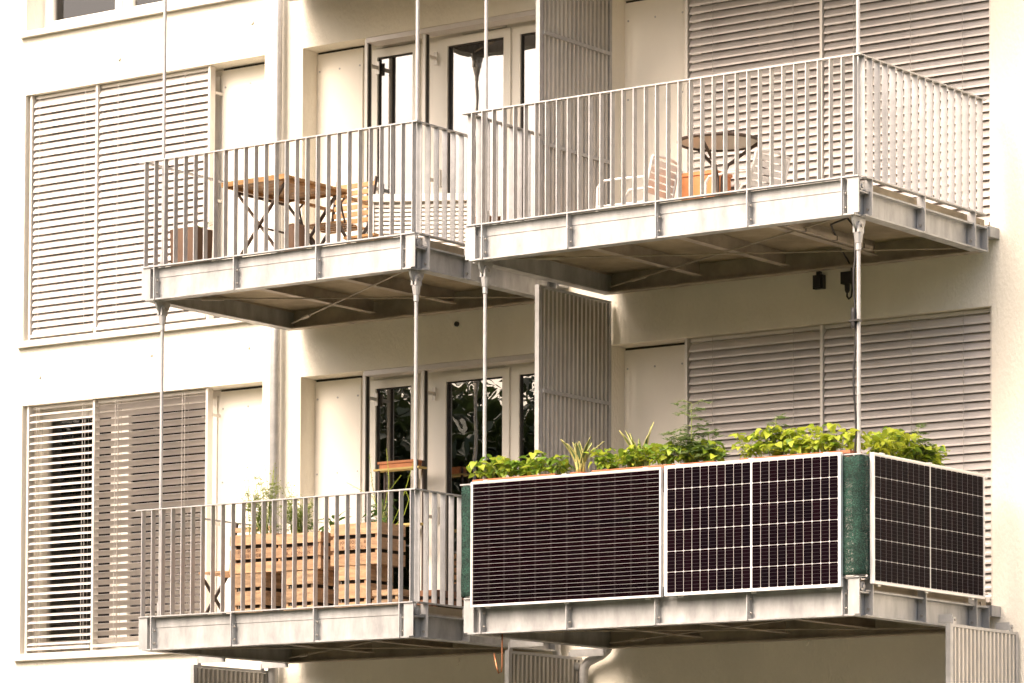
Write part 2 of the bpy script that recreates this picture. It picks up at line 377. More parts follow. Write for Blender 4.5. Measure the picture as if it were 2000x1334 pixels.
for k in (0, 1, 2):
    window(XL0, XL1-.66, [-9.17], k, 'clearglass' if k != 1 else 'glass')
    fixed_panel(-7.96, XL1, k)
    if k < 2:
        t1, t2 = (CL, CL) if k == 1 else (math.radians(19), math.radians(-33))
        blind(-10.118, -9.335, k, t1, (-10.02, -9.45), label='lowered blind with open slats' if k == 0 else None)
        blind(-9.307, -7.985, k, t2, (-9.05, -8.25), left_guide=False)
    # standoff brackets of the right guide
    br = MB()
    for zz in (5.97, 5.0, 4.2): br.box(-7.972, -7.952, 0.1, 0.24, zz+k*H-.012, zz+k*H+.012); br.box(-7.976, -7.948, 0.225, 0.238, zz+k*H-.05, zz+k*H+.05)
    br.build('guide_bracket', 'guide', bld)
    # sill
    s = MB(); z = 3.893+k*H
    s.box(-10.235, -7.275, -0.055, -0.003, z-.052, z); s.box(-10.19+.014, -7.304, -.003, 0.236, z+.0085, z+.016)
    s.build('window_sill', 'guide', bld)
    # curtain inside
    def curtain(x0, x1, y, z0, z1):
        c = MB(); n = max(8, int((x1-x0)/.02)); pts = []
        for i in range(n+1):
            x = x0+(x1-x0)*i/n; pts.append((x, y+0.025*math.sin(i*1.3)+0.012*math.sin(i*0.47+1)))
        for i in range(n): c.quad((*pts[i], z0), (*pts[i+1], z0), (*pts[i+1], z1), (*pts[i], z1))
        return c
    if k < 2: curtain(-10.13, -9.80, 0.42, 3.95+k*H, 6.15+k*H).build('curtain', 'curtain', bld, fix=False)
    if k == 0: curtain(-9.60, -9.28, 0.42, 3.95, 6.1).build('curtain', 'tancloth', bld, fix=False)
    if k == 2: curtain(-10.14, -8.0, 0.36, 3.95+k*H, 6.15+k*H).build('curtain', 'curtain', bld, fix=False)
    if k < 2: MB().box(-9.78, -9.63, 0.37, 0.43, 3.92+k*H, 6.05+k*H).build('door_post', 'brownwood', bld)
    # right bay
    if k < 2:
        fixed_panel(XRa, -2.99, k)
        window(-2.99, XRb, [-2.2, -1.6, -0.8], k)
        blind(-2.865, -1.622, k, CL, (-2.62, -1.86))
        blind(-1.594, -0.102, k, CL, (-1.30, -0.79, -0.33), left_guide=False)
    # centre bay
    if k < 3:
        fixed_panel(XC0, -6.36, k)
        z0, z1 = 3.90+k*H, ZH+k*H; fy = 0.22
        f = MB()
        f.box(-6.36, -6.27, fy, fy+.08, z0+.002, z1-.002); f.box(-5.74, -5.51, fy, fy+.08, z0+.002, z1-.002)
        f.box(-4.77, -4.74, fy, fy+.08, z0+.002, z1-.002); f.box(-4.10, XC1-.002, fy, fy+.08, z0+.002, z1-.002)
        for (a, b) in ((-6.27, -5.74), (-5.51, -4.77), (-4.74, -4.10)):
            f.box(a, b, fy+.001, fy+.079, z1-.06, z1-.002); f.box(a, b, fy+.001, fy+.079, z0+.002, z0+.06)
        dr = f.build('balcony_door', 'pvc', bld)
        for (a, b) in ((-6.268, -5.742), (-5.508, -4.772), (-4.738, -4.102)):
            s = MB(); leaf_frame(s, a, b, z0+.062, z1-.062, 0.07, fy-.02, fy+.05); s.build('door_leaf', 'pvc', dr)
            s = MB(); leaf_frame(s, a+.0705, b-.0705, z0+.1325, z1-.1325, 0.010, fy-.004, fy+.03); s.build('gasket', 'dark', dr)
            MB().box(a+.068, b-.068, fy+.012, fy+.018, z0+.13, z1-.13).build('pane', 'glass', dr)
        for (a, b) in ((-6.22, -5.80), (-5.28, -4.82)):
            MB().box(a, b, fy-.018, fy-.001, z1-.052, z1-.030).build('trickle_vent', 'guide', dr)
        MB().box(-5.49, -5.475, fy-.07, fy-.03, z0+.95, z0+1.10).build('door_handle', 'guide', dr)
        # guides of the raised blind
        for gx in (-6.19, -5.56):
            gd = MB().box(gx-.014, gx+.014, .03, .095, z0+.01, z1-.004).build('blind_guide', 'guide', bld)
            MB().box(gx+.0145, gx+.0175, .045, .08, z0+.02, z1-.01).build('shade_strip', 'dark', gd)  # dark strip standing in for shade on the guide's right face
            b = MB()
            for zz in (2.08, 1.02, .2): b.box(gx-.012, gx+.012, .095, .205, z0+zz-.014, z0+zz+.014); b.box(gx-.018, gx+.018, .19, .199, z0+zz-.055, z0+zz+.055)
            b.build('guide_bracket', 'guide', gd)
        MB().box(XC0+.70, XC1-.01, 0.005, 0.16, z1-.045, z1-.003).build('raised_blind', 'slat', bld)
# ground-floor openings, mostly below the picture
window(XL0, XL1-.002, [-9.3, -8.3], -1); window(XC0, XC1, [-5.7, -4.8], -1); window(XRa, XRb, [-2.6, -1.6, -0.8], -1)
# plaster plugs and screw caps on the wall
for (x, z, r, m) in ((-5.17, 6.52, .022, 'dark'), (-1.726, 3.695, .032, 'plaster'), (-5.154, 3.655, .032, 'plaster'), (0.36, 6.44, .02, 'plaster'), (-9.02, 9.30, .02, 'plaster'), (-7.45, 9.42, .02, 'plaster'), (-9.96, 6.46, .014, 'plaster'), (-8.6, 6.55, .014, 'plaster'), (-7.46, 6.52, .014, 'plaster')):
    MB().prism([(x+r*math.cos(t*PI/6), z+r*math.sin(t*PI/6)) for t in range(12)], 1, -0.016, 0.002).build('wall_plug', m, bld)

# ------------------------------------------------------------------ balconies
def bolt(mb, p, ax, r=.011, h=.012):
    x, y, z = p
    if ax == 0: mb.prism([(y+r*math.cos(t*PI/3), z+r*math.sin(t*PI/3)) for t in range(6)], 0, x, x+h)
    else: mb.prism([(x+r*math.cos(t*PI/3), z+r*math.sin(t*PI/3)) for t in range(6)], 1, y-h, y)
def balcony(k, x0, x1, posts, step, left_full, right_n, left_n, rods, label, rod_top=True):
    zb, zr = ZB+k*H, ZR+k*H
    br = zb+.282                                   # top of bottom rail
    B = thing('balcony', ((x0+x1)/2, -D/2, zb), label, 'balcony', 'suspended steel balconies')
    y0 = -D; yb = -0.15
    # beams
    f = MB(); f.box(x0+.06, x1-.06, y0+.062, y0+.074, zb+.012, zb+.185); f.box(x0+.06, x1-.06, y0+.012, y0+.11, zb, zb+.012)
    f.build('front_beam', 'steelw', B)
    f = MB(); f.box(x0+.06, x1-.06, y0+.057, y0+.070, zb+.187, zb+.270); f.build('edge_plate', 'steelw', B)
    f = MB(); f.box(x0+.08, x1-.08, yb-.012, yb, zb+.012, zb+.23); f.box(x0+.075, x1-.075, yb-.09, yb+.006, zb, zb+.012)
    f.build('back_beam', 'steel_shade', B)
    for sx, xe in ((1, x0), (-1, x1)):
        a = lambda u, v: sorted((xe+sx*u, xe+sx*v))
        f = MB(); f.box(*a(.075, .085), y0+.112, yb-.013, zb+.0125, zb+.178); f.box(*a(.02, .12), y0+.112, yb-.012, zb+.0005, zb+.012); f.box(*a(.02, .12), y0+.112, yb-.012, zb+.178, zb+.19)
        f.build('side_beam', 'steelw', B)
        MB().box(*a(.0865, .0945), y0+.113, yb-.014, zb+.15, zb+.211).build('trim_plate', 'steel_shade', B)
        # end plate at the wall end with its bracket
        MB().box(*a(.015, .13), yb-.011, yb-.0005, zb+.0, zb+.2).build('end_plate', 'steelw', B)
        f = MB(); f.box(*a(.0, .10), yb+.007, -.001, zb+.12, zb+.20); f.build('wall_bracket', 'steelw', B)
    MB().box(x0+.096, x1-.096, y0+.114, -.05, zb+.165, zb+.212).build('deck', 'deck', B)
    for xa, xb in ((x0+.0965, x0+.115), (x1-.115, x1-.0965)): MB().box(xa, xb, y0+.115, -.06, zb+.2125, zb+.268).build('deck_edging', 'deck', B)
    for px in posts[1:-1] if len(posts) > 3 else posts:
        f = MB(); f.box(px-.004, px+.004, y0+.115, yb-.09, zb+.06, zb+.164); f.box(px-.035, px+.035, y0+.115, yb-.09, zb+.052, zb+.06)
        f.build('joist', 'steel_shade', B)
    w_ = (x1-x0)
    for (a, b, dz) in (((x0+.15, y0+.16), (x1-.15, yb-.12), .026), ((x0+.15, yb-.12), (x1-.15, y0+.16), .040)):
        p0, p1 = Vector((*a, zb+dz)), Vector((*b, zb+dz)); f = MB(); f.tube([p0, p1], .006, 6)
        m1 = p0.lerp(p1, .1); m2 = p0.lerp(p1, .16); f.tube([m1, m2], .015, 6); f.build('cross_brace', 'steel_shade', B)
    # corner blocks
    for xe, s in ((x0, 1), (x1, -1)):
        a = lambda u, v: sorted((xe+s*u, xe+s*v))
        f = MB(); f.box(*a(.022, .115), y0+.014, y0+.026, zb+.0125, zb+.268); f.box(*a(.10, .112), y0+.026, y0+.061, zb+.0125, zb+.2)
        f.box(*a(.022, .10), y0+.0265, y0+.16, zb+.165, zb+.175); f.box(*a(.112, .122), y0+.075, y0+.16, zb+.0125, zb+.22)
        f.build('corner_block', 'steelw', B)
        f = MB(); x, y = xe+s*.066, y0+.09
        f.tube([(x-.03, y, zb+.215), (x+.03, y, zb+.215)], .035, 12); f.tube([(x-.04, y, zb+.215), (x+.04, y, zb+.215)], .016, 8)
        f.build('anchor_nut', 'steel', B)
    # railing
    f = MB(); f.box(x0-.01, x1, y0, y0+.05, zr-.010, zr); rl = f.build('railing', 'steel', B)
    MB().box(x0+.03, x1-.02, y0+.001, y0+.051, br-.010, br).build('bottom_rail', 'steel', rl)
    yR = y0+.07+.11*(right_n-1)+.06; yLf = (y0+.07+.11*(left_n-1)+.06) if left_n else -.16
    MB().box(x1-.05, x1, y0+.0505, yR, zr-.0101, zr-.0001).build('side_rail', 'steel', rl)
    MB().box(x1-.051, x1-.001, y0+.09, yR, br-.0101, br-.0001).build('side_rail', 'steel', rl)
    MB().box(x0, x0+.05, y0+.0505, yLf, zr-.0101, zr-.0001).build('side_rail', 'steel', rl)
    if left_n: MB().box(x0+.001, x0+.051, y0+.09, yLf, br-.0101, br-.0001).build('side_rail', 'steel', rl)
    hb = zr-.010-br-.0002
    mbar = MB().box(-.004, .004, 0, .048, 0, hb).mesh('baluster'); mside = MB().box(0, .048, -.004, .004, 0, hb).mesh('baluster')
    nb = round((posts[-1]-posts[0])/step)+2
    pset = set()
    for i in range(nb+1):
        x = posts[0]-step+step*i
        link('baluster', mbar, 'steel', rl, (x, y0+.001, br+.0001))
    for i in range(right_n): link('baluster', mside, 'steel', rl, (x1-.049, y0+.07+.11*i, br+.0001))
    for i in range(left_n): link('baluster', mside, 'steel', rl, (x0+.001, y0+.07+.11*i, br+.0001))
    # posts bolted to the beam
    for px in posts:
        f = MB(); f.box(px-.005, px+.005, y0+.0015, y0+.056, zb+.004, br-.0105); po = f.build('post', 'steel', B)
        f = MB(); f.box(px+.0055, px+.0115, y0+.016, y0+.0615, zb+.013, zb+.186); f.build('rib', 'steelw', po)
        f = MB(); bolt(f, (px+.012, y0+.034, zb+.16), 0); bolt(f, (px+.012, y0+.034, zb+.055), 0); f.build('bolt', 'bolt', po)
    sp = [1, 8, 15] if right_n > 12 else [1, right_n-1]
    for (n_, xe, s) in ((right_n, x1, -1), (left_n, x0, 1)):
        if not n_: continue
        for i in ([1, 8, 15] if n_ > 12 else [1, n_-1]):
            y = y0+.07+.11*i
            a = sorted((xe+s*.0015, xe+s*.072)); f = MB(); f.box(*a, y-.005, y+.005, zb+.01, br-.0105); po = f.build('post', 'steel', B)
            f = MB(); a = sorted((xe+s*.021, xe+s*.0745)); f.box(*a, y+.0055, y+.0115, zb+.0125, zb+.177); f.build('rib', 'steelw', po)
            f = MB(); bolt(f, (xe+s*.038, y-.006, zb+.16), 1); bolt(f, (xe+s*.038, y-.006, zb+.055), 1); f.build('bolt', 'bolt', po)
    # suspension rods, up to the next balcony
    for rx in rods:
        ry = -1.955; zt = zb+H
        f = MB()
        if k < 2:
            f.tube([(rx, ry, zb+.20), (rx, ry, zt-.24)], .0145, 10)
        else:
            f.tube([(rx, ry, zb+.20), (rx, ry, BTOP-.31)], .0145, 10)
        rd = f.build('suspension_rod', 'steel', B, smooth=False)
        c = MB(); c.lathe([(.020, 0), (.024, .05), (.024, .12)], (rx, ry, zb+.285), 10); c.build('sleeve', 'steel', rd)
        if k < 2:
            c = MB()
            c.lathe([(.016, -.245), (.021, -.24), (.021, -.19), (.0255, -.188), (.036, -.115)], (rx, ry, zt), 12)
            for s in (-1, 1):
                c.prism([(ry-.036, zt-.116), (ry+.036, zt-.116), (ry+.036, zt-.06), (ry+.026, zt-.035), (ry, zt-.026), (ry-.026, zt-.035), (ry-.036, zt-.06)], 0, rx+s*.018-.008, rx+s*.018+.008)
            c.build('clevis', 'steel', rd)
            gp = MB(); gp.prism([(ry+.088*math.cos(PI+t*PI/10), zt-.002+.095*math.sin(PI+t*PI/10)) for t in range(11)], 0, rx-.0095, rx+.0095); gp.build('gusset', 'steelw', rd)
            gp = MB(); bolt(gp, (rx+.0265, ry, zt-.065), 0, .016, .01); gp.build('bolt', 'bolt', rd)
        else:
            MB().box(rx-.05, rx+.05, ry-.1, -.001, BTOP-.31, BTOP-.2).build('outrigger', 'steelw', rd)
    return B
XB0, XB1, XR0, XR1 = -6.9035, -4.0158, -3.5684, 0.0
PB = [-6.74+.857*i for i in range(4)]; PR = [-3.383+.8063*i for i in range(5)]
rodsB = (XB0+.145, XB1-.10); rodsR = (XR0+.125, XR1-.095)
nm = {0: 'lower', 1: 'upper', 2: 'topmost'}
lb = {(0, 'B'): 'grey steel balcony holding stacked wooden crates and potted herbs', (0, 'R'): 'steel balcony clad with dark solar panels and green planters',
      (1, 'B'): 'steel balcony with wooden folding table and slatted chair', (1, 'R'): 'steel balcony with round table and aluminium chairs',
      (2, 'B'): 'topmost left balcony, only its underside corner and rods in view', (2, 'R'): 'topmost right balcony above the picture, only its hanging rods in view'}
for k in (0, 1, 2):
    balcony(k, XB0, XB1, PB, .857/8, True, 7, 0, rodsB, lb[(k, 'B')])
    balcony(k, XR0, XR1, PR, .8063/8, False, 17, 9, rodsR, lb[(k, 'R')])

# ------------------------------------------------------------------ privacy screens
def screen(x, y0, y1, z0, z1, rails, label, hang=None):
    S = thing('privacy_screen', (x, (y0+y1)/2, z0), label, 'privacy screen', 'ribbed metal privacy screens')
    f = MB(); f.box(x-.02, x+.02, y0, y0+.045, z0, z1); f.build('front_post', 'steel', S)
    f = MB(); f.box(x-.02, x+.02, y1-.035, y1, z0, z1); f.build('rear_post', 'steel', S)
    f = MB(); f.box(x-.019, x+.019, y0+.0455, y1-.0355, z1-.022, z1-.001); f.build('top_rail', 'steel', S)
    f = MB(); f.box(x-.019, x+.019, y0+.0455, y1-.0355, z0+.001, z0+.03); f.build('bottom_rail', 'steel', S)
    for z in rails: MB().box(x+.018, x+.034, y0+.0455, y1-.0355, z-.014, z+.014).build('cross_rail', 'steel', S)
    n = 16; L = (y1-y0-.09)/n; hh = z1-z0-.056
    pr = [(0, -L/2), (0, -L*.24), (.026, -L*.14), (.026, L*.26), (0, L*.36), (0, L/2), (-.003, L/2), (-.003, L*.36-.002), (.023, L*.26-.002), (.023, -L*.14+.002), (-.003, -L*.24+.002), (-.003, -L/2)]
    m = fixn(MB().prism(pr, 2, 0, hh).mesh('rib'))
    for i in range(n): link('rib', m, 'screenrib', S, (x-.008, y0+.045+L*(i+.5), z0+.031))
    if hang:
        for (yy, zt, dx) in hang:
            f = MB(); f.box(x-.006, x+.006, yy-.022, yy+.022, z1-.002, zt+.01); f.box(*sorted((x+(.0065 if dx > 0 else -.0065), x+dx)), yy-.018, yy-.006, zt-.03, zt+.03)
            h = f.build('hanger', 'steel', S); f = MB(); bolt(f, (x+.006, yy, zt-.012), 0, .01, .01); f.build('bolt', 'bolt', h)
    return S
screen(-3.58, -1.07, -.045, ZB+H+.285, ZB+2*H-.035, (8.60, 7.70), 'ribbed metal screen between the two upper balconies')
screen(-3.58, -1.07, -.045, ZB+.285, ZB+H-.035, (5.71, 4.81), 'ribbed metal screen between the two lower balconies')
screen(-3.88, -1.05, -.02, .10, 3.645, (2.5, 1.4), 'dark ribbed metal screen under the gap between the lower balconies', ((-1.0, 3.70, .34), (-.16, 3.67, .34)))
screen(.15, -1.09, -.04, .10, 3.69, (2.5, 1.4), 'bright ribbed metal screen at the bottom right corner', ((-1.0, 3.735, -.12), (-.12, 3.73, -.12)))
screen(-7.15, -1.09, -.04, .10, 3.645, (2.5, 1.4), 'dark ribbed metal screen under the crate balcony, bottom left', ((-1.0, 3.69, .30), (-.16, 3.69, .30)))

# ------------------------------------------------------------------ downpipes
dp = thing('downpipe', (-7.09, -.085, 0), 'round grey metal downpipe on the wall beside the left windows', 'downpipe')
MB().tube([(-7.09, -.085, .06), (-7.09, -.085, 12.9)], .044, 20).build('pipe', 'steel', dp, smooth=True)
for z in (1.2, 4.05, 6.95, 9.85):
    MB().lathe([(.049, 0), (.049, .035)], (-7.09, -.085, z), 20).box(-7.10, -7.08, -.04, -.001, z+.005, z+.03).build('pipe_clamp', 'steel', dp)
dp = thing('downpipe', (-3.80, -.09, 0), 'grey metal downpipe with bent elbow under the solar balcony', 'downpipe')
path = [(-3.80, -.09, .06), (-3.80, -.09, 3.50), (-3.79, -.09, 3.56), (-3.755, -.09, 3.60), (-3.62, -.095, 3.65), (-3.56, -.10, 3.69), (-3.535, -.10, 3.74), (-3.53, -.10, 3.90)]
MB().tube(path, .038, 14).build('pipe', 'steel', dp, smooth=True)
MB().lathe([(.044, 0), (.044, .035)], (-3.80, -.09, 3.2), 16).box(-3.81, -3.79, -.05, -.001, 3.205, 3.23).build('pipe_clamp', 'steel', dp)
dp = thing('drain_pipe', (-4.06, -.16, 3.55), 'short curved drain pipe just below the gap between lower balconies', 'drain pipe')
MB().tube([(-4.07, -.09, 3.86), (-4.07, -.09, 3.70), (-4.05, -.09, 3.64), (-4.0, -.09, 3.60), (-3.84, -.09, 3.56)], .036, 14).build('pipe', 'steel', dp, smooth=True)

# ------------------------------------------------------------------ solar panels
def solar(name, label, origin, ux, w, h, kind):
    # local: u along the panel, outward normal = ux rotated -90deg about z
    ang = math.atan2(ux[1], ux[0])
    S = thing('solar_panel', origin, label, 'solar panel', 'balcony solar panels'); S.rotation_euler = (0, 0, ang)
    def put(o): return o
    t = .032; fw = .014 if kind == 'grid' else .012
    Mx = lambda mb, nm_, m_, par: link(nm_, fixn(mb.mesh(nm_)), m_, par)
    f = MB(); f.box(0, fw, -t, 0, 0, h); f.box(w-fw, w, -t, 0, 0, h); f.box(fw, w-fw, -t, 0, 0, fw); f.box(fw, w-fw, -t, 0, h-fw, h)
    Mx(f, 'frame', 'alu', S)
    Mx(MB().box(fw, w-fw, -t+.004, -.004, fw, h-fw), 'backsheet', 'white', S)
    gy = -t+.0032
    if kind == 'grid':
        ex, ez, mid = .022, .020, .014; nc, nr = 10, 6
        cw = (w-2*fw-2*ex*0.4-mid)/20; ch = (h-2*fw-2*ez*0.4)/6; gp = .0027
        def cm(flip):
            a, b = cw-gp, ch-gp; c = .006
            pts = [(c, 0), (a-c, 0), (a, c), (a, b-c), (a-c, b), (c, b), (0, b-c), (0, c)]
            if flip: pts = [(a-x, z) for x, z in pts][::-1]
            return fixn(MB().prism(pts, 1, 0, .0011).mesh('cell'))
        m0, m1 = cm(False), cm(True)
        for r in range(6):
            for half in (0, 1):
                for c in range(10):
                    x = fw+ex*.4+gp/2+c*cw+(10*cw+mid)*half; z = fw+ez*.4+gp/2+r*ch
                    o = link('cell', m0 if c % 2 == 0 else m1, 'cell', S); o.location = (x, gy, z)
    else:
        n = 30; ph = (h-2*fw-.012)/n; m = fixn(MB().box(0, w-2*fw-.012, 0, .0011, 0, ph-.0017).mesh("cell_strip"))
        for r in range(n):
            o = link('cell_strip', m, 'strip', S); o.location = (fw+.006, gy, fw+.006+r*ph)
    for fx in (.08, .5, .92):
        Mx(MB().box(w*fx-.02, w*fx+.02, -t-.003, .02, h+.0005, h+.007), 'clamp', 'alu', S)
        Mx(MB().box(w*fx-.02, w*fx+.02, .001, .012, -.012, h-.05), 'mounting_rail', 'alu', S)
    return S
yo = -D-.014
s1 = solar('a', 'dark striped solar panel with thin horizontal lines, on the balcony front', (-3.44, yo, 3.897), (1, 0), 1.755, .967, 'strip')
s2 = solar('b', 'solar panel with white cell grid on the balcony front, left of the corner', (-1.655, yo, 3.900), (1, 0), 1.515, .969, 'grid')
s3 = solar('c', 'solar panel with white cell grid on the balcony side, right of the corner', (.014, -1.985, 3.925), (0, 1), 1.655, .945, 'grid')
# shade net behind the panels
def net(label, pts, z0, z1):
    n = MB(); P = []
    for a, b in zip(pts[:-1], pts[1:]):
        L = math.dist(a, b); m = max(2, int(L/.03))
        for i in range(m): P.append((a[0]+(b[0]-a[0])*i/m, a[1]+(b[1]-a[1])*i/m))
    P.append(pts[-1]); nz = 22
    cxm, cym = sum(p[0] for p in P)/len(P), sum(p[1] for p in P)/len(P)
    rows = []
    for j in range(nz+1):
        z = z0+(z1-z0)*j/nz; row = []
        for i, (x, y) in enumerate(P):
            d = .004*math.sin(i*1.1+j*.35)+.003*math.sin(j*.9+i*.4)
            row.append((x+d, y-d*.8, z+.004*math.sin(i*.7)))
        rows.append(row)
    for j in range(nz):
        for i in range(len(P)-1): n.quad(rows[j][i], rows[j][i+1], rows[j+1][i+1], rows[j+1][i])
    o = n.build('shade_net', 'net', None, smooth=True, fix=False)
    import bmesh
    bm = bmesh.new(); bm.from_mesh(o.data); bmesh.ops.remove_doubles(bm, verts=bm.verts, dist=.0005); bm.to_mesh(o.data); bm.free()
    s = o.modifiers.new('thick', 'SOLIDIFY'); s.thickness = .002
    return tag(o, label, 'shade net', 'green shade nets')
net('green shade net wrapped round the balcony corner between two solar panels', [(-.30, -D-.009), (-.055, -D-.009), (-.012, -D+.0), (.008, -D+.04), (.009, -1.86)], 3.985, 4.842)
net('green shade net strip at the left end of the solar balcony', [(-3.42, -D-.009), (-3.50, -D-.009), (-3.575, -D+.02), (-3.579, -D+.06), (-3.579, -1.2)], 3.985, 4.838)

# ------------------------------------------------------------------ wall boxes and cable
b1 = thing('socket_box', (-1.59, 0, 6.5), 'small black socket box with cap on the wall, left of the pair', 'socket box', 'black boxes on the wall')
MB().box(-1.635, -1.545, -.05, -.001, 6.475, 6.585).build('housing', 'black', b1)
MB().box(-1.62, -1.56, -.066, -.0505, 6.487, 6.572).build('lid', 'black', b1)
MB().box(-1.61, -1.575, -.04, -.008, 6.5855, 6.615).build('cable_gland', 'black', b1)
b2 = thing('plug_box', (-1.334, 0, 6.47), 'black plug box with looped cable on the wall, beside the hanging rod', 'plug box', 'black boxes on the wall')
MB().box(-1.375, -1.285, -.06, -.001, 6.49, 6.585).build('housing', 'black', b2)
MB().lathe([(.013, 0), (.02, .02), (.022, .07)], (-1.325, -.04, 6.42), 10).build('plug', 'black', b2)
rx = rodsR[1]
cab = MB(); P = [(-1.325, -.04, 6.43), (-1.322, -.05, 6.39), (-1.30, -.06, 6.365), (-1.27, -.07, 6.38), (-1.255, -.08, 6.45), (-1.24, -.12, 6.60), (-1.2, -.25, 6.64)]
P += [(-1.1, -.5, 6.66), (-.6, -1.5, 6.66), (-.25, -1.85, 6.62), (rx-.03, -1.955, 6.52), (rx-.024, -1.96, 6.3)]
zz = 6.2
while zz > 4.95:
    P.append((rx-.024+.008*math.sin(zz*9), -1.968-.006*math.cos(zz*7), zz)); zz -= .09
P += [(rx-.03, -1.97, 4.84), (rx-.05, -1.95, 4.6), (rx-.06, -1.93, 4.3)]
o = cab.tube(P, .0075, 6).build('cable', 'black', None, smooth=True); tag(o, 'thin black cable running down the right hanging rod to the panels', 'cable')
o = thing('cable_connector', (rx-.03, -1.985, 5.85), 'black inline connector taped to the right hanging rod', 'connector')
MB().lathe([(.012, 0), (.016, .02), (.016, .12), (.011, .15)], (rx-.028, -1.985, 5.78), 8).build('body', 'black', o)
MB().box(rx-.05, rx+.02, -2.003, -1.938, 5.83, 5.845).build('tie', 'black', o)
o = thing('cable_conduit', (-.77, -1.3, 6.62), 'grey square conduit strapped under the round table balcony', 'conduit')
MB().box(-.795, -.755, -1.86, -.62, 6.612, 6.644).build('channel', 'steel_shade', o)
for y in (-1.6, -1.15, -.75): MB().box(-.797, -.753, y-.006, y+.006, 6.610, 6.6455).build('strap', 'black', o)
# copper hook
hk = MB().tube([(-3.27, -1.95, 3.705), (-3.268, -1.955, 3.6), (-3.268, -1.955, 3.45), (-3.275, -1.955, 3.405), (-3.30, -1.955, 3.395), (-3.315, -1.955, 3.43), (-3.345, -1.955, 3.55)], .007, 6).build('wire_hook', 'copper', None, smooth=True)
tag(hk, 'bent copper wire hook hanging below the solar balcony', 'hook')

# ------------------------------------------------------------------ plants
def leaf_mesh(L, W, fold, droop, heart=True):
    n = 5; v = []; f = []
    for i in range(n+1):
        t = i/n; wv = W/2*math.sin(PI*min(1, (t*.93+.07))**.72)*(1.0 if heart else .8) if i < n else 0
        y = L*t; z = -droop*t*t
        v += [(-wv, y, z+fold*wv), (0, y, z), (wv, y, z+fold*wv)]
    for i in range(n):
        a = i*3; f += [(a, a+1, a+4, a+3), (a+1, a+2, a+5, a+4)]
    me = bpy.data.meshes.new('leaf'); me.from_pydata(v, [], f); me.update(); me.polygons.foreach_set('use_smooth', [True]*len(f)); return me
BL = []
for m_ in ('bean', 'bean2', 'beandark'):
    for q in range(2):
        lm = leaf_mesh(.067, .056+.008*q, .25+.2*q, .012+.012*q); lm.materials.append(MT[m_]); BL.append(lm)
def bean_plant(x, y, z, hgt, label, group, yel, rnd):
    P = thing('bean_plant', (x, y, z), label, 'bean plant', group)
    st = MB(); nl = 0
    nst = 8
    for s in range(nst):
        a = rnd.uniform(0, 2*PI); tilt = rnd.uniform(.03, .11); h = hgt*rnd.uniform(.55, 1.05)
        tip = Vector((x+tilt*math.cos(a), y+tilt*math.sin(a)*.75, z+h)); st.tube([(x+.01*math.cos(a), y+.01*math.sin(a), z), (x+tilt*.4*math.cos(a), y+tilt*.3*math.sin(a), z+h*.6), tuple(tip)], .0022, 4)
        for (pos, sp) in ((tip, 1.0), (Vector((x+tilt*.6*math.cos(a), y+tilt*.5*math.sin(a), z+h*.55)), .9)):
            base = rnd.uniform(0, 2*PI)
            for q in range(3):
                an = base+q*2.1+rnd.uniform(-.3, .3)
                d = Vector((math.cos(an), math.sin(an), rnd.uniform(-.15, .5)))
                s0 = sp*rnd.uniform(.55, 1.2); p = pos+d*.016
                o = link('leaf', rnd.choice(BL[2:4] if rnd.random() < yel else BL), None, P, p, (rnd.uniform(-.75, .45), rnd.uniform(-.5, .5), an-PI/2), (s0, s0, s0))
    st.build('stem', 'stemg', P, fix=False)
    return P
def planter(x0, x1, y0, y1, z0, z1, label, m='terracotta'):
    P = thing('planter_box', ((x0+x1)/2, (y0+y1)/2, z0), label, 'planter', 'terracotta balcony planters')
    f = MB(); t = .008; i = .012
    f.box(x0+i, x1-i, y0+i, y1-i, z0, z0+t)
    f.box(x0+i, x0+i+t, y0+i, y1-i, z0+t, z1-.02); f.box(x1-i-t, x1-i, y0+i, y1-i, z0+t, z1-.02)
    f.box(x0+i+t, x1-i-t, y0+i, y0+i+t, z0+t, z1-.02); f.box(x0+i+t, x1-i-t, y1-i-t, y1-i, z0+t, z1-.02)
    f.build('box', m, P)
    f = MB(); f.box(x0, x1, y0, y0+.02, z1-.0195, z1); f.box(x0, x1, y1-.02, y1, z1-.0195, z1); f.box(x0, x0+.02, y0+.02, y1-.02, z1-.0195, z1); f.box(x1-.02, x1, y0+.02, y1-.02, z1-.0195, z1)
    f.build('rim', m, P)
    MB().box(x0+i+t+.001, x1-i-t-.001, y0+i+t+.001, y1-i-t-.001, z0+.03, z1-.03).build('soil', 'soil', P)
    return P
rnd = random.Random(11)
ZP = 4.893
yp0, yp1 = -2.035, -1.865
def hangers(P, spots, ax):
    f = MB()
    for s in spots:
        if ax == 0: f.box(s-.012, s+.012, yp1+.001, yp1+.005, 4.705, 4.88); f.box(s-.012, s+.012, yp0-.02, yp1+.001, 4.702, 4.708); f.box(s-.012, s+.012, yp0-.02, yp0-.016, 4.708, 4.868)
        else: f.box(-.235, -.231, s-.012, s+.012, 4.705, 4.88); f.box(-.232, -.045, s-.012, s+.012, 4.702, 4.708)
    f.build('hanger', 'steel', P)
plan = [('leftmost planter', -3.50, -2.72, 8, .165, .12), ('planter below the tall tomato', -2.38, -1.28, 11, .165, .25), ('planter left of the balcony corner', -1.06, -.12, 10, .20, .75)]
names_ = ['terracotta planter box at the left end above the striped solar panel', 'long terracotta planter box below the tall tomato plant', 'terracotta planter box just left of the balcony corner']
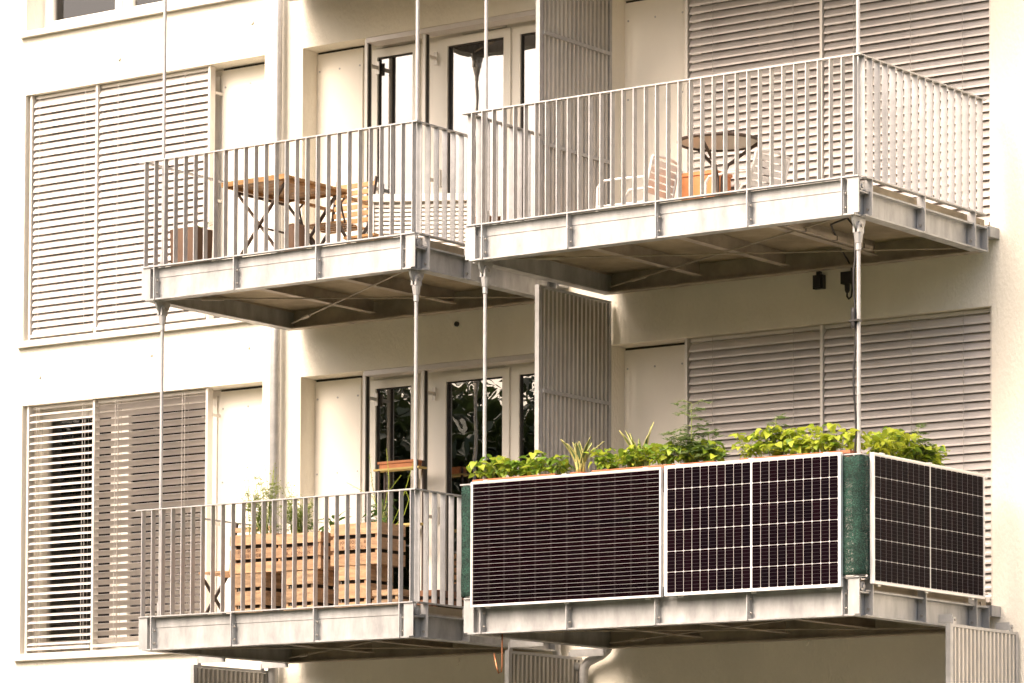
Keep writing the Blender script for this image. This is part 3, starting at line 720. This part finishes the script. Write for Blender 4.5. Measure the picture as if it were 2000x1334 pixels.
for (pl, a, b, n, hg, yel), nm_ in zip(plan, names_):
    P = planter(a, b, yp0, yp1, 4.71, ZP, nm_); hangers(P, (a+.15, b-.15), 0)
    for i in range(n):
        x = a+.04+(b-a-.08)*i/(n-1)+rnd.uniform(-.02, .02); y = rnd.uniform(yp0+.05, yp1-.05)
        bean_plant(x, y, ZP-.031, hg*rnd.uniform(.85, 1.2), 'leafy bright green bean plant in the '+pl, 'bean plants in the '+pl, yel, rnd)
P = planter(-.225, -.055, -1.70, -.70, 4.71, ZP, 'terracotta planter box on the balcony side, right of the corner'); hangers(P, (-1.5, -.9), 1)
for i in range(10):
    y = -1.66+.92*i/9+rnd.uniform(-.02, .02); x = rnd.uniform(-.17, -.10)
    bean_plant(x, y, ZP-.031, .20*rnd.uniform(.85, 1.2)*(1 if i < 6 else .8), 'leafy yellow green bean plant in the planter right of the balcony corner', 'bean plants right of the corner', .8 if i < 7 else .3, rnd)

def snake(x, y, z, n, hgt, label, spread, rnd):
    P = thing('snake_plant', (x, y, z), label, 'snake plant', 'snake plants')
    for i in range(n):
        a = 2*PI*i/n+rnd.uniform(-.4, .4); h = hgt*rnd.uniform(.65, 1.05); w_ = rnd.uniform(.045, .068); lean = rnd.uniform(.08, .32)*spread
        v = []; f = []; ed = []; nn = 7; ca, sa = math.cos(a), math.sin(a); tw = rnd.uniform(-.5, .5)
        for j in range(nn+1):
            t = j/nn; ww = w_*(math.sin(PI*(t*.72+.28))**.7) if j < nn else .002; r = .012+lean*h*t*t*1.3; zz = h*t
            ta = a+PI/2+tw*t
            for s, e in ((-1, 1), (-.66, .6), (-.6, .4), (0, 0), (.6, .4), (.66, .6), (1, 1)):
                v.append((r*ca+ww*.5*s*math.cos(ta)+.006*(s*s)*ca, r*sa+ww*.5*s*math.sin(ta)+.006*(s*s)*sa, zz)); ed.append(e)
        for j in range(nn):
            for q in range(6): b = j*7+q; f.append((b, b+1, b+8, b+7))
        me = bpy.data.meshes.new('leaf'); me.from_pydata(v, [], f); me.update()
        at = me.attributes.new('edge', 'FLOAT', 'POINT'); at.data.foreach_set('value', ed); me.polygons.foreach_set('use_smooth', [True]*len(f))
        o = link('leaf', me, 'snake', P); s = o.modifiers.new('t', 'SOLIDIFY'); s.thickness = .003
    return P
p = thing('flower_pot', (-2.54, -1.95, 4.71), 'terracotta pot of the pale edged snake plant, between two planters', 'pot')
MB().lathe([(.055, 0), (.075, .16), (.082, .162), (.082, .183)], (-2.54, -1.95, 4.71), 16).build('bowl', 'terracotta', p, smooth=False)
MB().box(-2.58, -2.50, -2.05, -1.95, 4.702, 4.7095).build('hanger', 'steel', p)
snake(-2.54, -1.95, 4.893, 14, .25, 'pale edged snake plant between two planters above the striped panel', 1.7, rnd)
p = thing('flower_pot', (-2.12, -1.75, 4.66), 'terracotta pot of the tall snake plant behind the beans', 'pot')
MB().lathe([(.06, 0), (.08, .18), (.088, .182), (.088, .205)], (-2.12, -1.75, 4.66), 16).build('bowl', 'terracotta', p)
MB().tube([(-2.12, -1.75, 3.907), (-2.12, -1.75, 4.66)], .02, 8).lathe([(.12, 0), (.12, .015)], (-2.12, -1.75, 3.907), 14).build('pot_stand', 'blackmetal', p)
snake(-2.12, -1.75, 4.865, 9, .40, 'tall narrow snake plant standing behind the bean leaves', 1.6, rnd)

def leaflet(mb, p, d, L, W, up):
    d = d.normalized(); s = d.cross(up).normalized(); p = Vector(p)
    i = len(mb.v)
    mb.v += [tuple(p), tuple(p+d*L*.45+s*W/2-up*L*.05), tuple(p+d*L-up*L*.22), tuple(p+d*L*.45-s*W/2-up*L*.05)]
    mb.f += [(i, i+1, i+2), (i, i+2, i+3)]
def tomato(x, y, z, hgt, n, spread, label, rnd):
    P = thing('tomato_plant', (x, y, z), label, 'tomato plant', 'tomato plants')
    st = MB(); fo = MB(); n = int(n*1.5)
    stems = [(0, 0, hgt)]+[(rnd.uniform(-1, 1)*spread*.6, rnd.uniform(-.4, .4)*spread, hgt*rnd.uniform(.4, .75)) for _ in range(2)]
    for (dx, dy, h) in stems:
        pts = [(x, y, z), (x+dx*.5, y+dy*.5, z+h*.5), (x+dx, y+dy, z+h)]; st.tube(pts, [.006, .004, .002], 5)
        for i in range(n):
            t = .25+.75*i/(n-1); b = Vector(pts[0]).lerp(Vector(pts[1]), t*2) if t < .5 else Vector(pts[1]).lerp(Vector(pts[2]), t*2-1)
            a = i*2.4+rnd.uniform(-.4, .4); L = spread*rnd.uniform(.6, 1.1)*(1.15-.5*t)
            d = Vector((math.cos(a), math.sin(a)*.8, rnd.uniform(.1, .6))).normalized()
            tip = b+d*L-Vector((0, 0, L*.25)); mid = b+d*L*.55+Vector((0, 0, .01))
            st.tube([b, mid, tip], .0016, 4, False)
            for q in range(6):
                u = .25+.75*q/5; pp = b.lerp(mid, u*2) if u < .5 else mid.lerp(tip, u*2-1)
                for s in (-1, 1):
                    dd = (d*.5+Vector((-d.y, d.x, 0))*s+Vector((0, 0, rnd.uniform(-.3, .3)))).normalized()
                    leaflet(fo, pp, dd, .050*rnd.uniform(.7, 1.2), .028, Vector((0, 0, 1)))
            leaflet(fo, tip, d, .05, .026, Vector((0, 0, 1)))
    st.build('stem', 'stemg', P, fix=False); fo.build('foliage', 'tomato', P, fix=False)
tomato(-1.55, -1.93, ZP-.031, .49, 12, .20, 'tall leafy tomato plant rising above the bean planter', rnd)
tomato(-1.40, -1.93, ZP-.031, .27, 9, .15, 'shorter tomato plant beside the tall one, right end of its planter', rnd)
tomato(-.83, -1.90, ZP-.031, .33, 8, .13, 'tomato plant behind the yellow green beans left of the corner', rnd)
tomato(-.16, -.98, ZP-.031, .31, 8, .13, 'tomato plant at the far end of the side planter', rnd)

# ------------------------------------------------------------------ crates on the lower left balcony
DZ = ZB+.212   # deck level, lower storey
def crate(name, x0, x1, y0, y1, z0, z1, label, m='crate', rows=3, text=None, rz=0):
    cx, cy = (x0+x1)/2, (y0+y1)/2
    C = thing('wooden_crate', (cx, cy, z0), label, 'crate', 'stacked wooden fruit crates'); C.rotation_euler = (0, 0, rz)
    hx, hy, h = (x1-x0)/2, (y1-y0)/2, z1-z0; t = .012; gp = .028; ph = (h-gp*(rows-1))/rows
    def add(mb, n_, m_=m):
        o = link(n_, fixn(mb.mesh(n_)), m_, C); return o
    for r in range(rows):
        z = r*(ph+gp); j = lambda: rnd.uniform(-.003, .003)
        e = j()
        add(MB().box(-hx+.0005, hx-.0005, -hy+e*.3, -hy+t, z+abs(j()), z+ph-abs(j())), 'plank'); add(MB().box(-hx+.0005, hx-.0005, hy-t, hy, z, z+ph+j()*.5), 'plank')
        add(MB().box(-hx, -hx+t, -hy+t+.0005, hy-t-.0005, z, z+ph), 'plank'); add(MB().box(hx-t, hx, -hy+t+.0005, hy-t-.0005, z, z+ph+j()*.5), 'plank')
    for sx in (-1, 1):
        for sy in (-1, 1):
            a = sorted((sx*(hx-t-.0005), sx*(hx-t-.025))); b = sorted((sy*(hy-t-.0005), sy*(hy-t-.025)))
            add(MB().box(*a, *b, .001, h-.001), 'corner_post')
    n_ = 4; bw = (2*hx-2*t-.002)/n_
    for i in range(n_): add(MB().box(-hx+t+.001+i*bw+.004, -hx+t+.001+(i+1)*bw-.004, -hy+t+.026, hy-t-.026, .002, .010), 'bottom_slat')
    if text:
        for line, zz, sz in text:
            cu = bpy.data.curves.new('t', 'FONT'); cu.body = line; cu.size = sz; cu.align_x = 'CENTER'; cu.space_character = 1.25
            to = bpy.data.objects.new('t', cu); COL.objects.link(to); dg = bpy.context.evaluated_depsgraph_get()
            me = bpy.data.meshes.new_from_object(to.evaluated_get(dg)); bpy.data.objects.remove(to)
            o = link('stencil_lettering', me, 'ink', C); o.location = (0, -hy-.0022, zz); o.rotation_euler = (PI/2, 0, 0)
    # soil in planted crates; elsewhere dark fill added to stop light between planks
    add(MB().box(-hx+t+.026, hx-t-.026, -hy+t+.026, hy-t-.026, .011, h-.05), 'soil', 'soil')  # only dark fill where the crate is unplanted
    return C
yf = -1.80
TX = (('JON SOL C. BP', .170, .036), ('R. EBONGEN', .128, .036))
HB = .404
crate('c', -6.145, -5.665, yf, yf+.36, DZ+HB, DZ+HB+.315, 'lettered crate on top of the stack, leftmost, with feathery herbs', text=TX)
crate('c', -5.655, -5.19, yf+.005, yf+.365, DZ+HB, DZ+HB+.30, 'lettered crate on top of the stack, middle, with big leaves', text=TX)
crate('c', -5.085, -4.605, yf, yf+.36, DZ+HB+.012, DZ+HB+.345, 'lettered crate on top of the stack, rightmost and highest', text=TX)
crate('c', -6.12, -5.80, yf+.01, yf+.35, DZ+.001, DZ+HB-.001, 'worn plain crate under the leftmost lettered crate', 'crateold', 3)
crate('c', -5.58, -5.27, yf+.015, yf+.355, DZ+.001, DZ+HB-.001, 'worn plain crate under the middle lettered crate', 'crateold', 3)
crate('c', -5.05, -4.72, yf+.01, yf+.35, DZ+.001, DZ+HB+.011, 'plain crate under the rightmost lettered crate', 'crate', 3)
crate('c', -4.66, -4.40, yf+.0, yf+.62, DZ+.001, DZ+.205, 'low open crate on the deck at the balcony corner', 'crateold', 3)
crate('c', -4.37, -4.16, -1.62, -1.12, DZ+.001, DZ+.20, 'low brown crate behind the side railing', 'brownwood', 3)

def fennel(x, y, z, h, n, label, rnd):
    P = thing('fennel_plant', (x, y, z), label, 'herb', 'herbs in the crates')
    st = MB(); fo = MB()
    for i in range(n):
        a = rnd.uniform(0, 2*PI); r = rnd.uniform(.04, .22); hh = h*rnd.uniform(.5, 1.0)
        p0 = Vector((x+rnd.uniform(-.12, .12), y+rnd.uniform(-.08, .08), z)); tip = Vector((x+r*math.cos(a)*1.1, y+r*math.sin(a)*.8, z+hh)); mid = p0.lerp(tip, .5)+Vector((rnd.uniform(-.02, .02), 0, .03))
        st.tube([p0, mid, tip], [.0045, .003, .0015], 5)
        for q in range(13):
            t = .15+.85*q/12; b = p0.lerp(mid, t*2) if t < .5 else mid.lerp(tip, t*2-1)
            an = rnd.uniform(0, 2*PI); L = .11*(1.15-t)*rnd.uniform(.6, 1.2)+.012; d = Vector((math.cos(an), math.sin(an), rnd.uniform(.2, .9))).normalized(); e = b+d*L
            st.tube([b, e], .0012, 3, False)
            if t < .72:
                for s in range(26):
                    u = b.lerp(e, rnd.uniform(.25, 1)); an2 = rnd.uniform(0, 2*PI); leaflet(fo, u, Vector((math.cos(an2), math.sin(an2), rnd.uniform(-.3, .8))), rnd.uniform(.018, .042), .006, Vector((0, 0, 1)))
            else:
                for s in range(4):
                    leaflet(fo, e, Vector((rnd.uniform(-1, 1), rnd.uniform(-1, 1), 1)), .011, .007, Vector((0, 1, 0.2)))
    st.build('stem', 'stemg', P, fix=False); fo.build('foliage', 'fennel', P, fix=False)
zt = DZ+HB+.265
fennel(-5.93, -1.66, zt, .72, 17, 'feathery fennel with tall thin flowering stems in the left crate', rnd)
fennel(-5.60, -1.60, zt, .46, 15, 'feathery green dill between the left and middle crates', rnd)
LL = [leaf_mesh(.13, .062, .2, .03, False), leaf_mesh(.10, .05, .3, .045, False)]
for m_ in LL: m_.materials.append(MT['darkleaf'])
def leafy(x, y, z, n, h, label, rnd, mats=LL, scale=1.0, cat='leafy plant'):
    P = thing('leafy_plant', (x, y, z), label, cat, 'herbs in the crates'); st = MB()
    for i in range(n):
        a = 2.4*i+rnd.uniform(-.3, .3); hh = h*rnd.uniform(.2, 1); r = rnd.uniform(.02, .07)
        p = Vector((x+r*math.cos(a), y+r*math.sin(a), z+hh)); st.tube([(x, y, z), (x+r*.4*math.cos(a), y+r*.4*math.sin(a), z+hh*.6), p], .003, 4)
        s = scale*rnd.uniform(.7, 1.1); link('leaf', rnd.choice(mats), None, P, p, (rnd.uniform(-.3, .9), rnd.uniform(-.3, .3), a-PI/2), (s, s, s))
    st.build('stem', 'stemg', P, fix=False)
leafy(-5.40, -1.60, zt-.015, 14, .14, 'small plant with oval dark leaves in the middle crate', rnd)
leafy(-5.24, -1.58, zt-.015, 16, .20, 'bushy broad leaved plant at the right end of the middle crate', rnd, scale=1.15)
leafy(-4.98, -1.55, zt+.03, 10, .04, 'low leafy plant in the rightmost crate', rnd)
leafy(-4.72, -1.60, zt+.03, 26, .26, 'dense broad leaved plant at the corner of the rightmost crate', rnd, scale=1.1)
# climbing bare stems above it
o = thing('climbing_plant', (-4.72, -1.58, zt+.03), 'thin crossing yellow green stems rising in front of the door', 'climbing plant')
st = MB(); fo = MB()
for i, (dx, dz, b) in enumerate(((-.28, .40, .10), (-.10, .62, -.04), (.02, .66, .03), (.12, .44, -.08), (.20, .56, .04), (.06, .34, .1))):
    p0 = Vector((-4.74+.02*i, -1.58, zt+.03)); tip = p0+Vector((dx, .04*i-.1, dz)); mid = p0.lerp(tip, .55)+Vector((b, 0, .06)); q1 = p0.lerp(mid, .5)+Vector((b*.4, 0, .0))
    st.tube([p0, q1, mid, tip], [.0035, .003, .0026, .0016], 5)
    for s in range(16):
        u = mid.lerp(tip, rnd.uniform(-.6, 1)); leaflet(fo, u, Vector((rnd.uniform(-1, 1), rnd.uniform(-1, 1), rnd.uniform(-.2, 1))), rnd.uniform(.012, .03), .009, Vector((0, .3, 1)))
st.build('stem', 'bean2', o, fix=False); fo.build('foliage', 'fennel', o, fix=False)

# shelf with planter in front of the narrow door
S = thing('plant_shelf', (-5.70, -.10, DZ), 'slim pale shelf rack standing before the lower narrow door', 'shelf')
for sx in (-5.90, -5.49):
    for sy in (-.13, -.045): MB().box(sx-.008, sx+.008, sy-.008, sy+.008, DZ+.001, DZ+1.47).build('leg', 'blackmetal', S)
for z in (DZ+.92, DZ+1.40): MB().box(-5.95, -5.46, -.145, -.03, z, z+.016).build('shelf_board', 'shelfwood', S)
planter(-5.90, -5.50, -.15, -.025, DZ+1.4165, DZ+1.475, 'small orange planter on the slim shelf before the lower door', 'orange')
o = MB().lathe([(.05, 0), (.075, .17), (.085, .172), (.085, .20)], (-4.10, -1.02, DZ+.001), 16).build('flower_pot', 'red'); tag(o, 'dark red flower pot on the crate balcony, near the side railing', 'pot')
# purple cord bundle on a black watering can
o = thing('cord_bundle', (-4.36, -.98, DZ), 'coiled purple cord hung on a dark stand behind the crates', 'cord')
f = MB()
for i in range(4): f.tube([(-4.36+.05*math.cos(t*.7)+.012*i, -.98+.03*math.sin(t*.7), DZ+.40+.05*math.sin(t*.7+i)) for t in range(10)], .006, 5)
f.build('coil', 'purple', o, smooth=True)
MB().box(-4.43, -4.30, -1.02, -.93, DZ+.001, DZ+.30).tube([(-4.36, -.97, DZ+.30), (-4.36, -.97, DZ+.50)], .01, 6).build('stand', 'black', o)

# ------------------------------------------------------------------ folding chairs and tables
def folding_chair(loc, rz, label, arms=True, wood='wood', group='folding slatted chairs'):
    C = thing('folding_chair', loc, label, 'chair', group); C.rotation_euler = (0, 0, rz)
    A = lambda mb, n_, m_: link(n_, fixn(mb.mesh(n_)), m_, C)
    w2 = .20      # faces -y, back at +y
    for i in range(6): A(MB().obox((0, -.20+.066*i, .445+.004*math.sin(i)), (.40, .045, .016), Matrix.Rotation(.04, 3, 'X')), 'seat_slat', wood)
    for i in range(6):
        z = .53+.062*i; A(MB().obox((0, .205+.05*(i/5), z), (.42, .014, .040), Matrix.Rotation(-.14, 3, 'X')), 'back_slat', wood)
    for s in (-1, 1):
        x = s*(w2+.006)
        A(MB().bar((x, -.21, .001), (x, .195, .50), .012, .028, (0, 1, .8)).bar((x, .195, .50), (x, .275, .90), .012, .028, (0, 1, 0)), 'leg', 'blackmetal')
        x = s*(w2-.012)
        A(MB().bar((x, .22, .001), (x, -.20, .425), .012, .028, (0, 1, -.8)), 'leg', 'blackmetal')
        if arms:
            x = s*(w2+.022); A(MB().bar((x, -.20, .655), (x, .215, .645), .035, .022), 'armrest', wood)
            A(MB().tube([(x, -.17, .645), (x, -.215, .60), (x, -.20, .53), (x, -.16, .44)], .009, 6), 'arm_support', 'blackmetal')
    A(MB().bar((-w2, -.16, .06), (w2, -.16, .06), .012, .012).bar((-w2, .17, .05), (w2, .17, .05), .012, .012), 'stretcher', 'blackmetal')
    return C
DU = DZ+H
folding_chair((-5.71, -.97, DU), 0, 'wooden slatted folding armchair beside the wooden table', True)
folding_chair((-6.385, -1.45, DZ), 0, 'folding chair with dark seat half hidden behind the crate stack', False, 'crate')
T = thing('folding_table', (-5.83, -1.50, DU), 'square wooden slatted folding table with dark crossed legs', 'table')
A = lambda mb, n_, m_: link(n_, fixn(mb.mesh(n_)), m_, T)
for i in range(9): A(MB().box(-.335, .335, -.40+.0895*i, -.40+.0895*i+.080, .70, .722), 'tabletop_slat', 'wood')
A(MB().box(-.30, -.27, -.39, .39, .672, .699), 'batten', 'wood'); A(MB().box(.27, .30, -.39, .39, .672, .699), 'batten', 'wood')
A(MB().box(-.335, .335, -.416, -.4015, .685, .726), 'edge_board', 'wood'); A(MB().box(-.335, .335, .3965, .411, .685, .726), 'edge_board', 'wood')
for s in (-1, 1):
    y = s*.33
    A(MB().bar((-.29, y, .001), (.27, y, .67), .014, .03, (0, 1, 0)), 'leg', 'blackmetal'); A(MB().bar((.29, y+.016, .001), (-.27, y+.016, .67), .014, .03, (0, 1, 0)), 'leg', 'blackmetal')
A(MB().bar((-.26, -.33, .05), (-.26, .33, .05), .012, .012).bar((.25, -.33, .05), (.25, .33, .05), .012, .012).bar((-.25, -.33, .645), (-.25, .33, .645), .02, .02).bar((.0, -.33, .335), (.0, .33, .335), .014, .014), 'stretcher', 'blackmetal')
# brown planter with small plant, ribbed pot
o = thing('planter_pot', (-6.60, -1.76, DU), 'tall brown planter at the left end of the table balcony', 'planter')
MB().prism([(-6.725, DU+.001), (-6.485, DU+.001), (-6.47, DU+.40), (-6.74, DU+.40)], 1, -1.89, -1.66).build('body', 'brownpot', o)
MB().box(-6.72, -6.49, -1.88, -1.67, DU+.4005, DU+.404).build('soil', 'soil', o)
leafy(-6.52, -1.72, DU+.404, 9, .06, 'little plant in the tall brown planter', rnd, scale=.5)
o = MB().lathe([(.07, 0), (.085, .03), (.075, .05), (.088, .08), (.078, .1), (.09, .14), (.095, .28), (.08, .36), (.05, .39)], (-5.70, -1.52, DU+.001), 18).build('ribbed_pot', 'brownpot', None, smooth=True); tag(o, 'rounded brown ribbed pot under the edge of the wooden table', 'pot')
o = thing('slatted_stool', (-5.22, -1.05, DU), 'low wooden slatted stool right of the folding chair', 'stool')
for i in range(5): MB().box(-5.42, -5.10, -1.24+.08*i, -1.18+.08*i, DU+.28, DU+.30).build('seat_slat', 'wood', o)
for sx in (-5.40, -5.14):
    for sy in (-1.22, -.90): MB().box(sx, sx+.025, sy, sy+.025, DU+.001, DU+.2795).build('leg', 'wood', o)
    MB().box(sx+.002, sx+.023, -1.19, -.905, DU+.12, DU+.15).build('rail', 'wood', o)
# white slatted bench
o = thing('garden_bench', (-5.0, -.68, DU), 'white slatted plastic bench near the upper glass door', 'bench'); o.rotation_euler = (0, 0, math.radians(30))
A = lambda mb, n_, m_: link(n_, fixn(mb.mesh(n_)), m_, o)
for i in range(12): A(MB().box(-.40, .40, -.185, -.165, .16+.036*i, .16+.036*i+.022), 'front_slat', 'whitepl')
A(MB().box(-.44, .44, -.22, .20, .60, .66), 'lid', 'whitepl')
for s in (-1, 1): A(MB().box(*sorted((s*.402, s*.43)), -.20, .18, .001, .5995), 'side_panel', 'whitepl')
A(MB().box(-.40, .40, .15, .17, .05, .5995), 'back_panel', 'whitepl')
crate('c', -4.33, -4.12, -1.0, -.62, DU+.001, DU+.38, 'dark wooden crate at the right end of the table balcony', 'brownwood', 4)

# ------------------------------------------------------------------ upper right balcony
T = thing('bistro_table', (-1.87, -1.05, DU), 'round glass topped table with dark curved metal legs', 'table')
A = lambda mb, n_, m_: link(n_, fixn(mb.mesh(n_)), m_, T)
A(MB().lathe([(.30, 0), (.30, .008)], (0, 0, .70), 40), 'table_top', 'tabletop')
ring = [(.315*math.cos(2*PI*i/40), .315*math.sin(2*PI*i/40), .700) for i in range(41)]; A(MB().tube(ring, .014, 8, False), 'rim', 'blackmetal')
for i in range(3):
    a = .6+2*PI*i/3; c, s = math.cos(a), math.sin(a)
    A(MB().tube([(.30*c, .30*s, .69), (.20*c, .20*s, .62), (.07*c, .07*s, .52), (.025*c, .025*s, .42), (.02*c, .02*s, .28), (.06*c, .06*s, .15), (.24*c, .24*s, .012)], [.013]*7, 7), 'leg', 'blackmetal')
def alu_chair(loc, rz, label):
    C = thing('aluminium_chair', loc, label, 'chair', 'polished aluminium bistro chairs'); C.rotation_euler = (0, 0, rz)
    A = lambda mb, n_, m_: link(n_, fixn(mb.mesh(n_)), m_, C)
    for i in range(7): A(MB().obox((0, -.19+.062*i, .44-.003*i), (.40, .05, .008), Matrix.Identity(3)), 'seat_slat', 'chrome')
    for i in range(5): A(MB().obox((0, .23+.012*i, .54+.062*i), (.40, .008, .05), Matrix.Rotation(-.16, 3, 'X')), 'back_slat', 'chrome')
    for s in (-1, 1):
        x = s*.215
        A(MB().tube([(x, .27, .012), (x, .235, .25), (x, .22, .45), (x, .25, .62), (x, .295, .83)], .0125, 8), 'back_leg', 'chrome')
        A(MB().tube([(x, -.25, .012), (x, -.22, .30), (x, -.21, .60), (x, -.17, .655), (x, .0, .66), (x, .255, .65)], .0125, 8), 'front_leg', 'chrome')
        A(MB().tube([(x, -.215, .43), (x, .225, .43)], .010, 8), 'seat_rail', 'chrome')
    A(MB().tube([(-.215, .295, .83), (0, .315, .845), (.215, .295, .83)], .0125, 8), 'top_tube', 'chrome')
    return C
alu_chair((-3.02, -.52, DU), math.radians(-86), 'aluminium chair at the left end of the round table balcony').scale = (1, 1, .9)
alu_chair((-2.10, -.34, DU), math.radians(-95), 'aluminium chair right of the orange box, behind the round table').scale = (1, 1, .86)
o = thing('storage_box', (-2.55, -.2, DU), 'orange box standing behind the round table', 'box')
MB().box(-2.71, -2.40, -.30, -.05, DU+.001, DU+.64).build('body', 'orange', o); MB().box(-2.72, -2.39, -.31, -.04, DU+.6405, DU+.67).build('lid', 'orange', o)

# ------------------------------------------------------------------ trees across the street (some mirrored in the door glass, others added to block horizon light)
def tree_mesh(seed):
    r = random.Random(seed); mb = MB(); cl = []
    for i in range(120):
        while True:
            p = Vector((r.uniform(-1, 1), r.uniform(-1, 1), r.uniform(-1, 1)))
            if .25 < p.length < 1: break
        cl.append((Vector((p.x*3.7, p.y*3.7, 8.2+p.z*4.6)), r.uniform(.7, 1.3)))
    for c, rad in cl:
        for q in range(130):
            d = Vector((r.gauss(0, 1), r.gauss(0, 1), r.gauss(0, .8))).normalized()*rad*r.uniform(.35, 1.05); p = c+d
            leaflet(mb, p, Vector((r.uniform(-1, 1), r.uniform(-1, 1), r.uniform(-.8, .4))), r.uniform(.22, .42), r.uniform(.14, .24), Vector((r.uniform(-.4, .4), r.uniform(-.4, .4), 1)).normalized())
    tr = MB(); tr.tube([(0, 0, 0), (.05, .02, 2.2), (.02, .1, 4.5), (0, 0, 8)], [.32, .24, .18, .05], 10)
    for c, rad in cl[::5]: tr.tube([(0, 0, min(c.z-1.2, 6)), tuple(Vector((0, 0, c.z-.6)).lerp(c, .6)), tuple(c)], [.1, .06, .025], 6)
    return fixn(tr.mesh('trunk')), mb.mesh('crown')
tm = [tree_mesh(3), tree_mesh(8)]
spots = [(-52, -31), (-46, -30), (-40, -31.5), (-34.5, -30), (-29, -31.5), (-23.5, -30), (-18, -31.5), (-12.5, -30.5), (-6.5, -33), (0, -34), (7, -35), (14, -35), (21, -34), (28, -33), (35, -33), (42, -32), (-43, -37), (-37, -38), (-31, -37), (-25, -38), (-20, -37)]
for i, (x, y) in enumerate(spots):
    t = thing('mirrored_or_added_tree', (x, y, 0), 'leafy dark tree across the street, outside the direct view', 'tree', 'mirrored and added trees across the street')
    s_ = random.uniform(.92, 1.04); t.rotation_euler = (0, 0, i*1.3); t.scale = (s_, s_, s_)
    link('trunk', tm[i % 2][0], 'bark', t); link('crown', tm[i % 2][1], 'treeleaf', t)
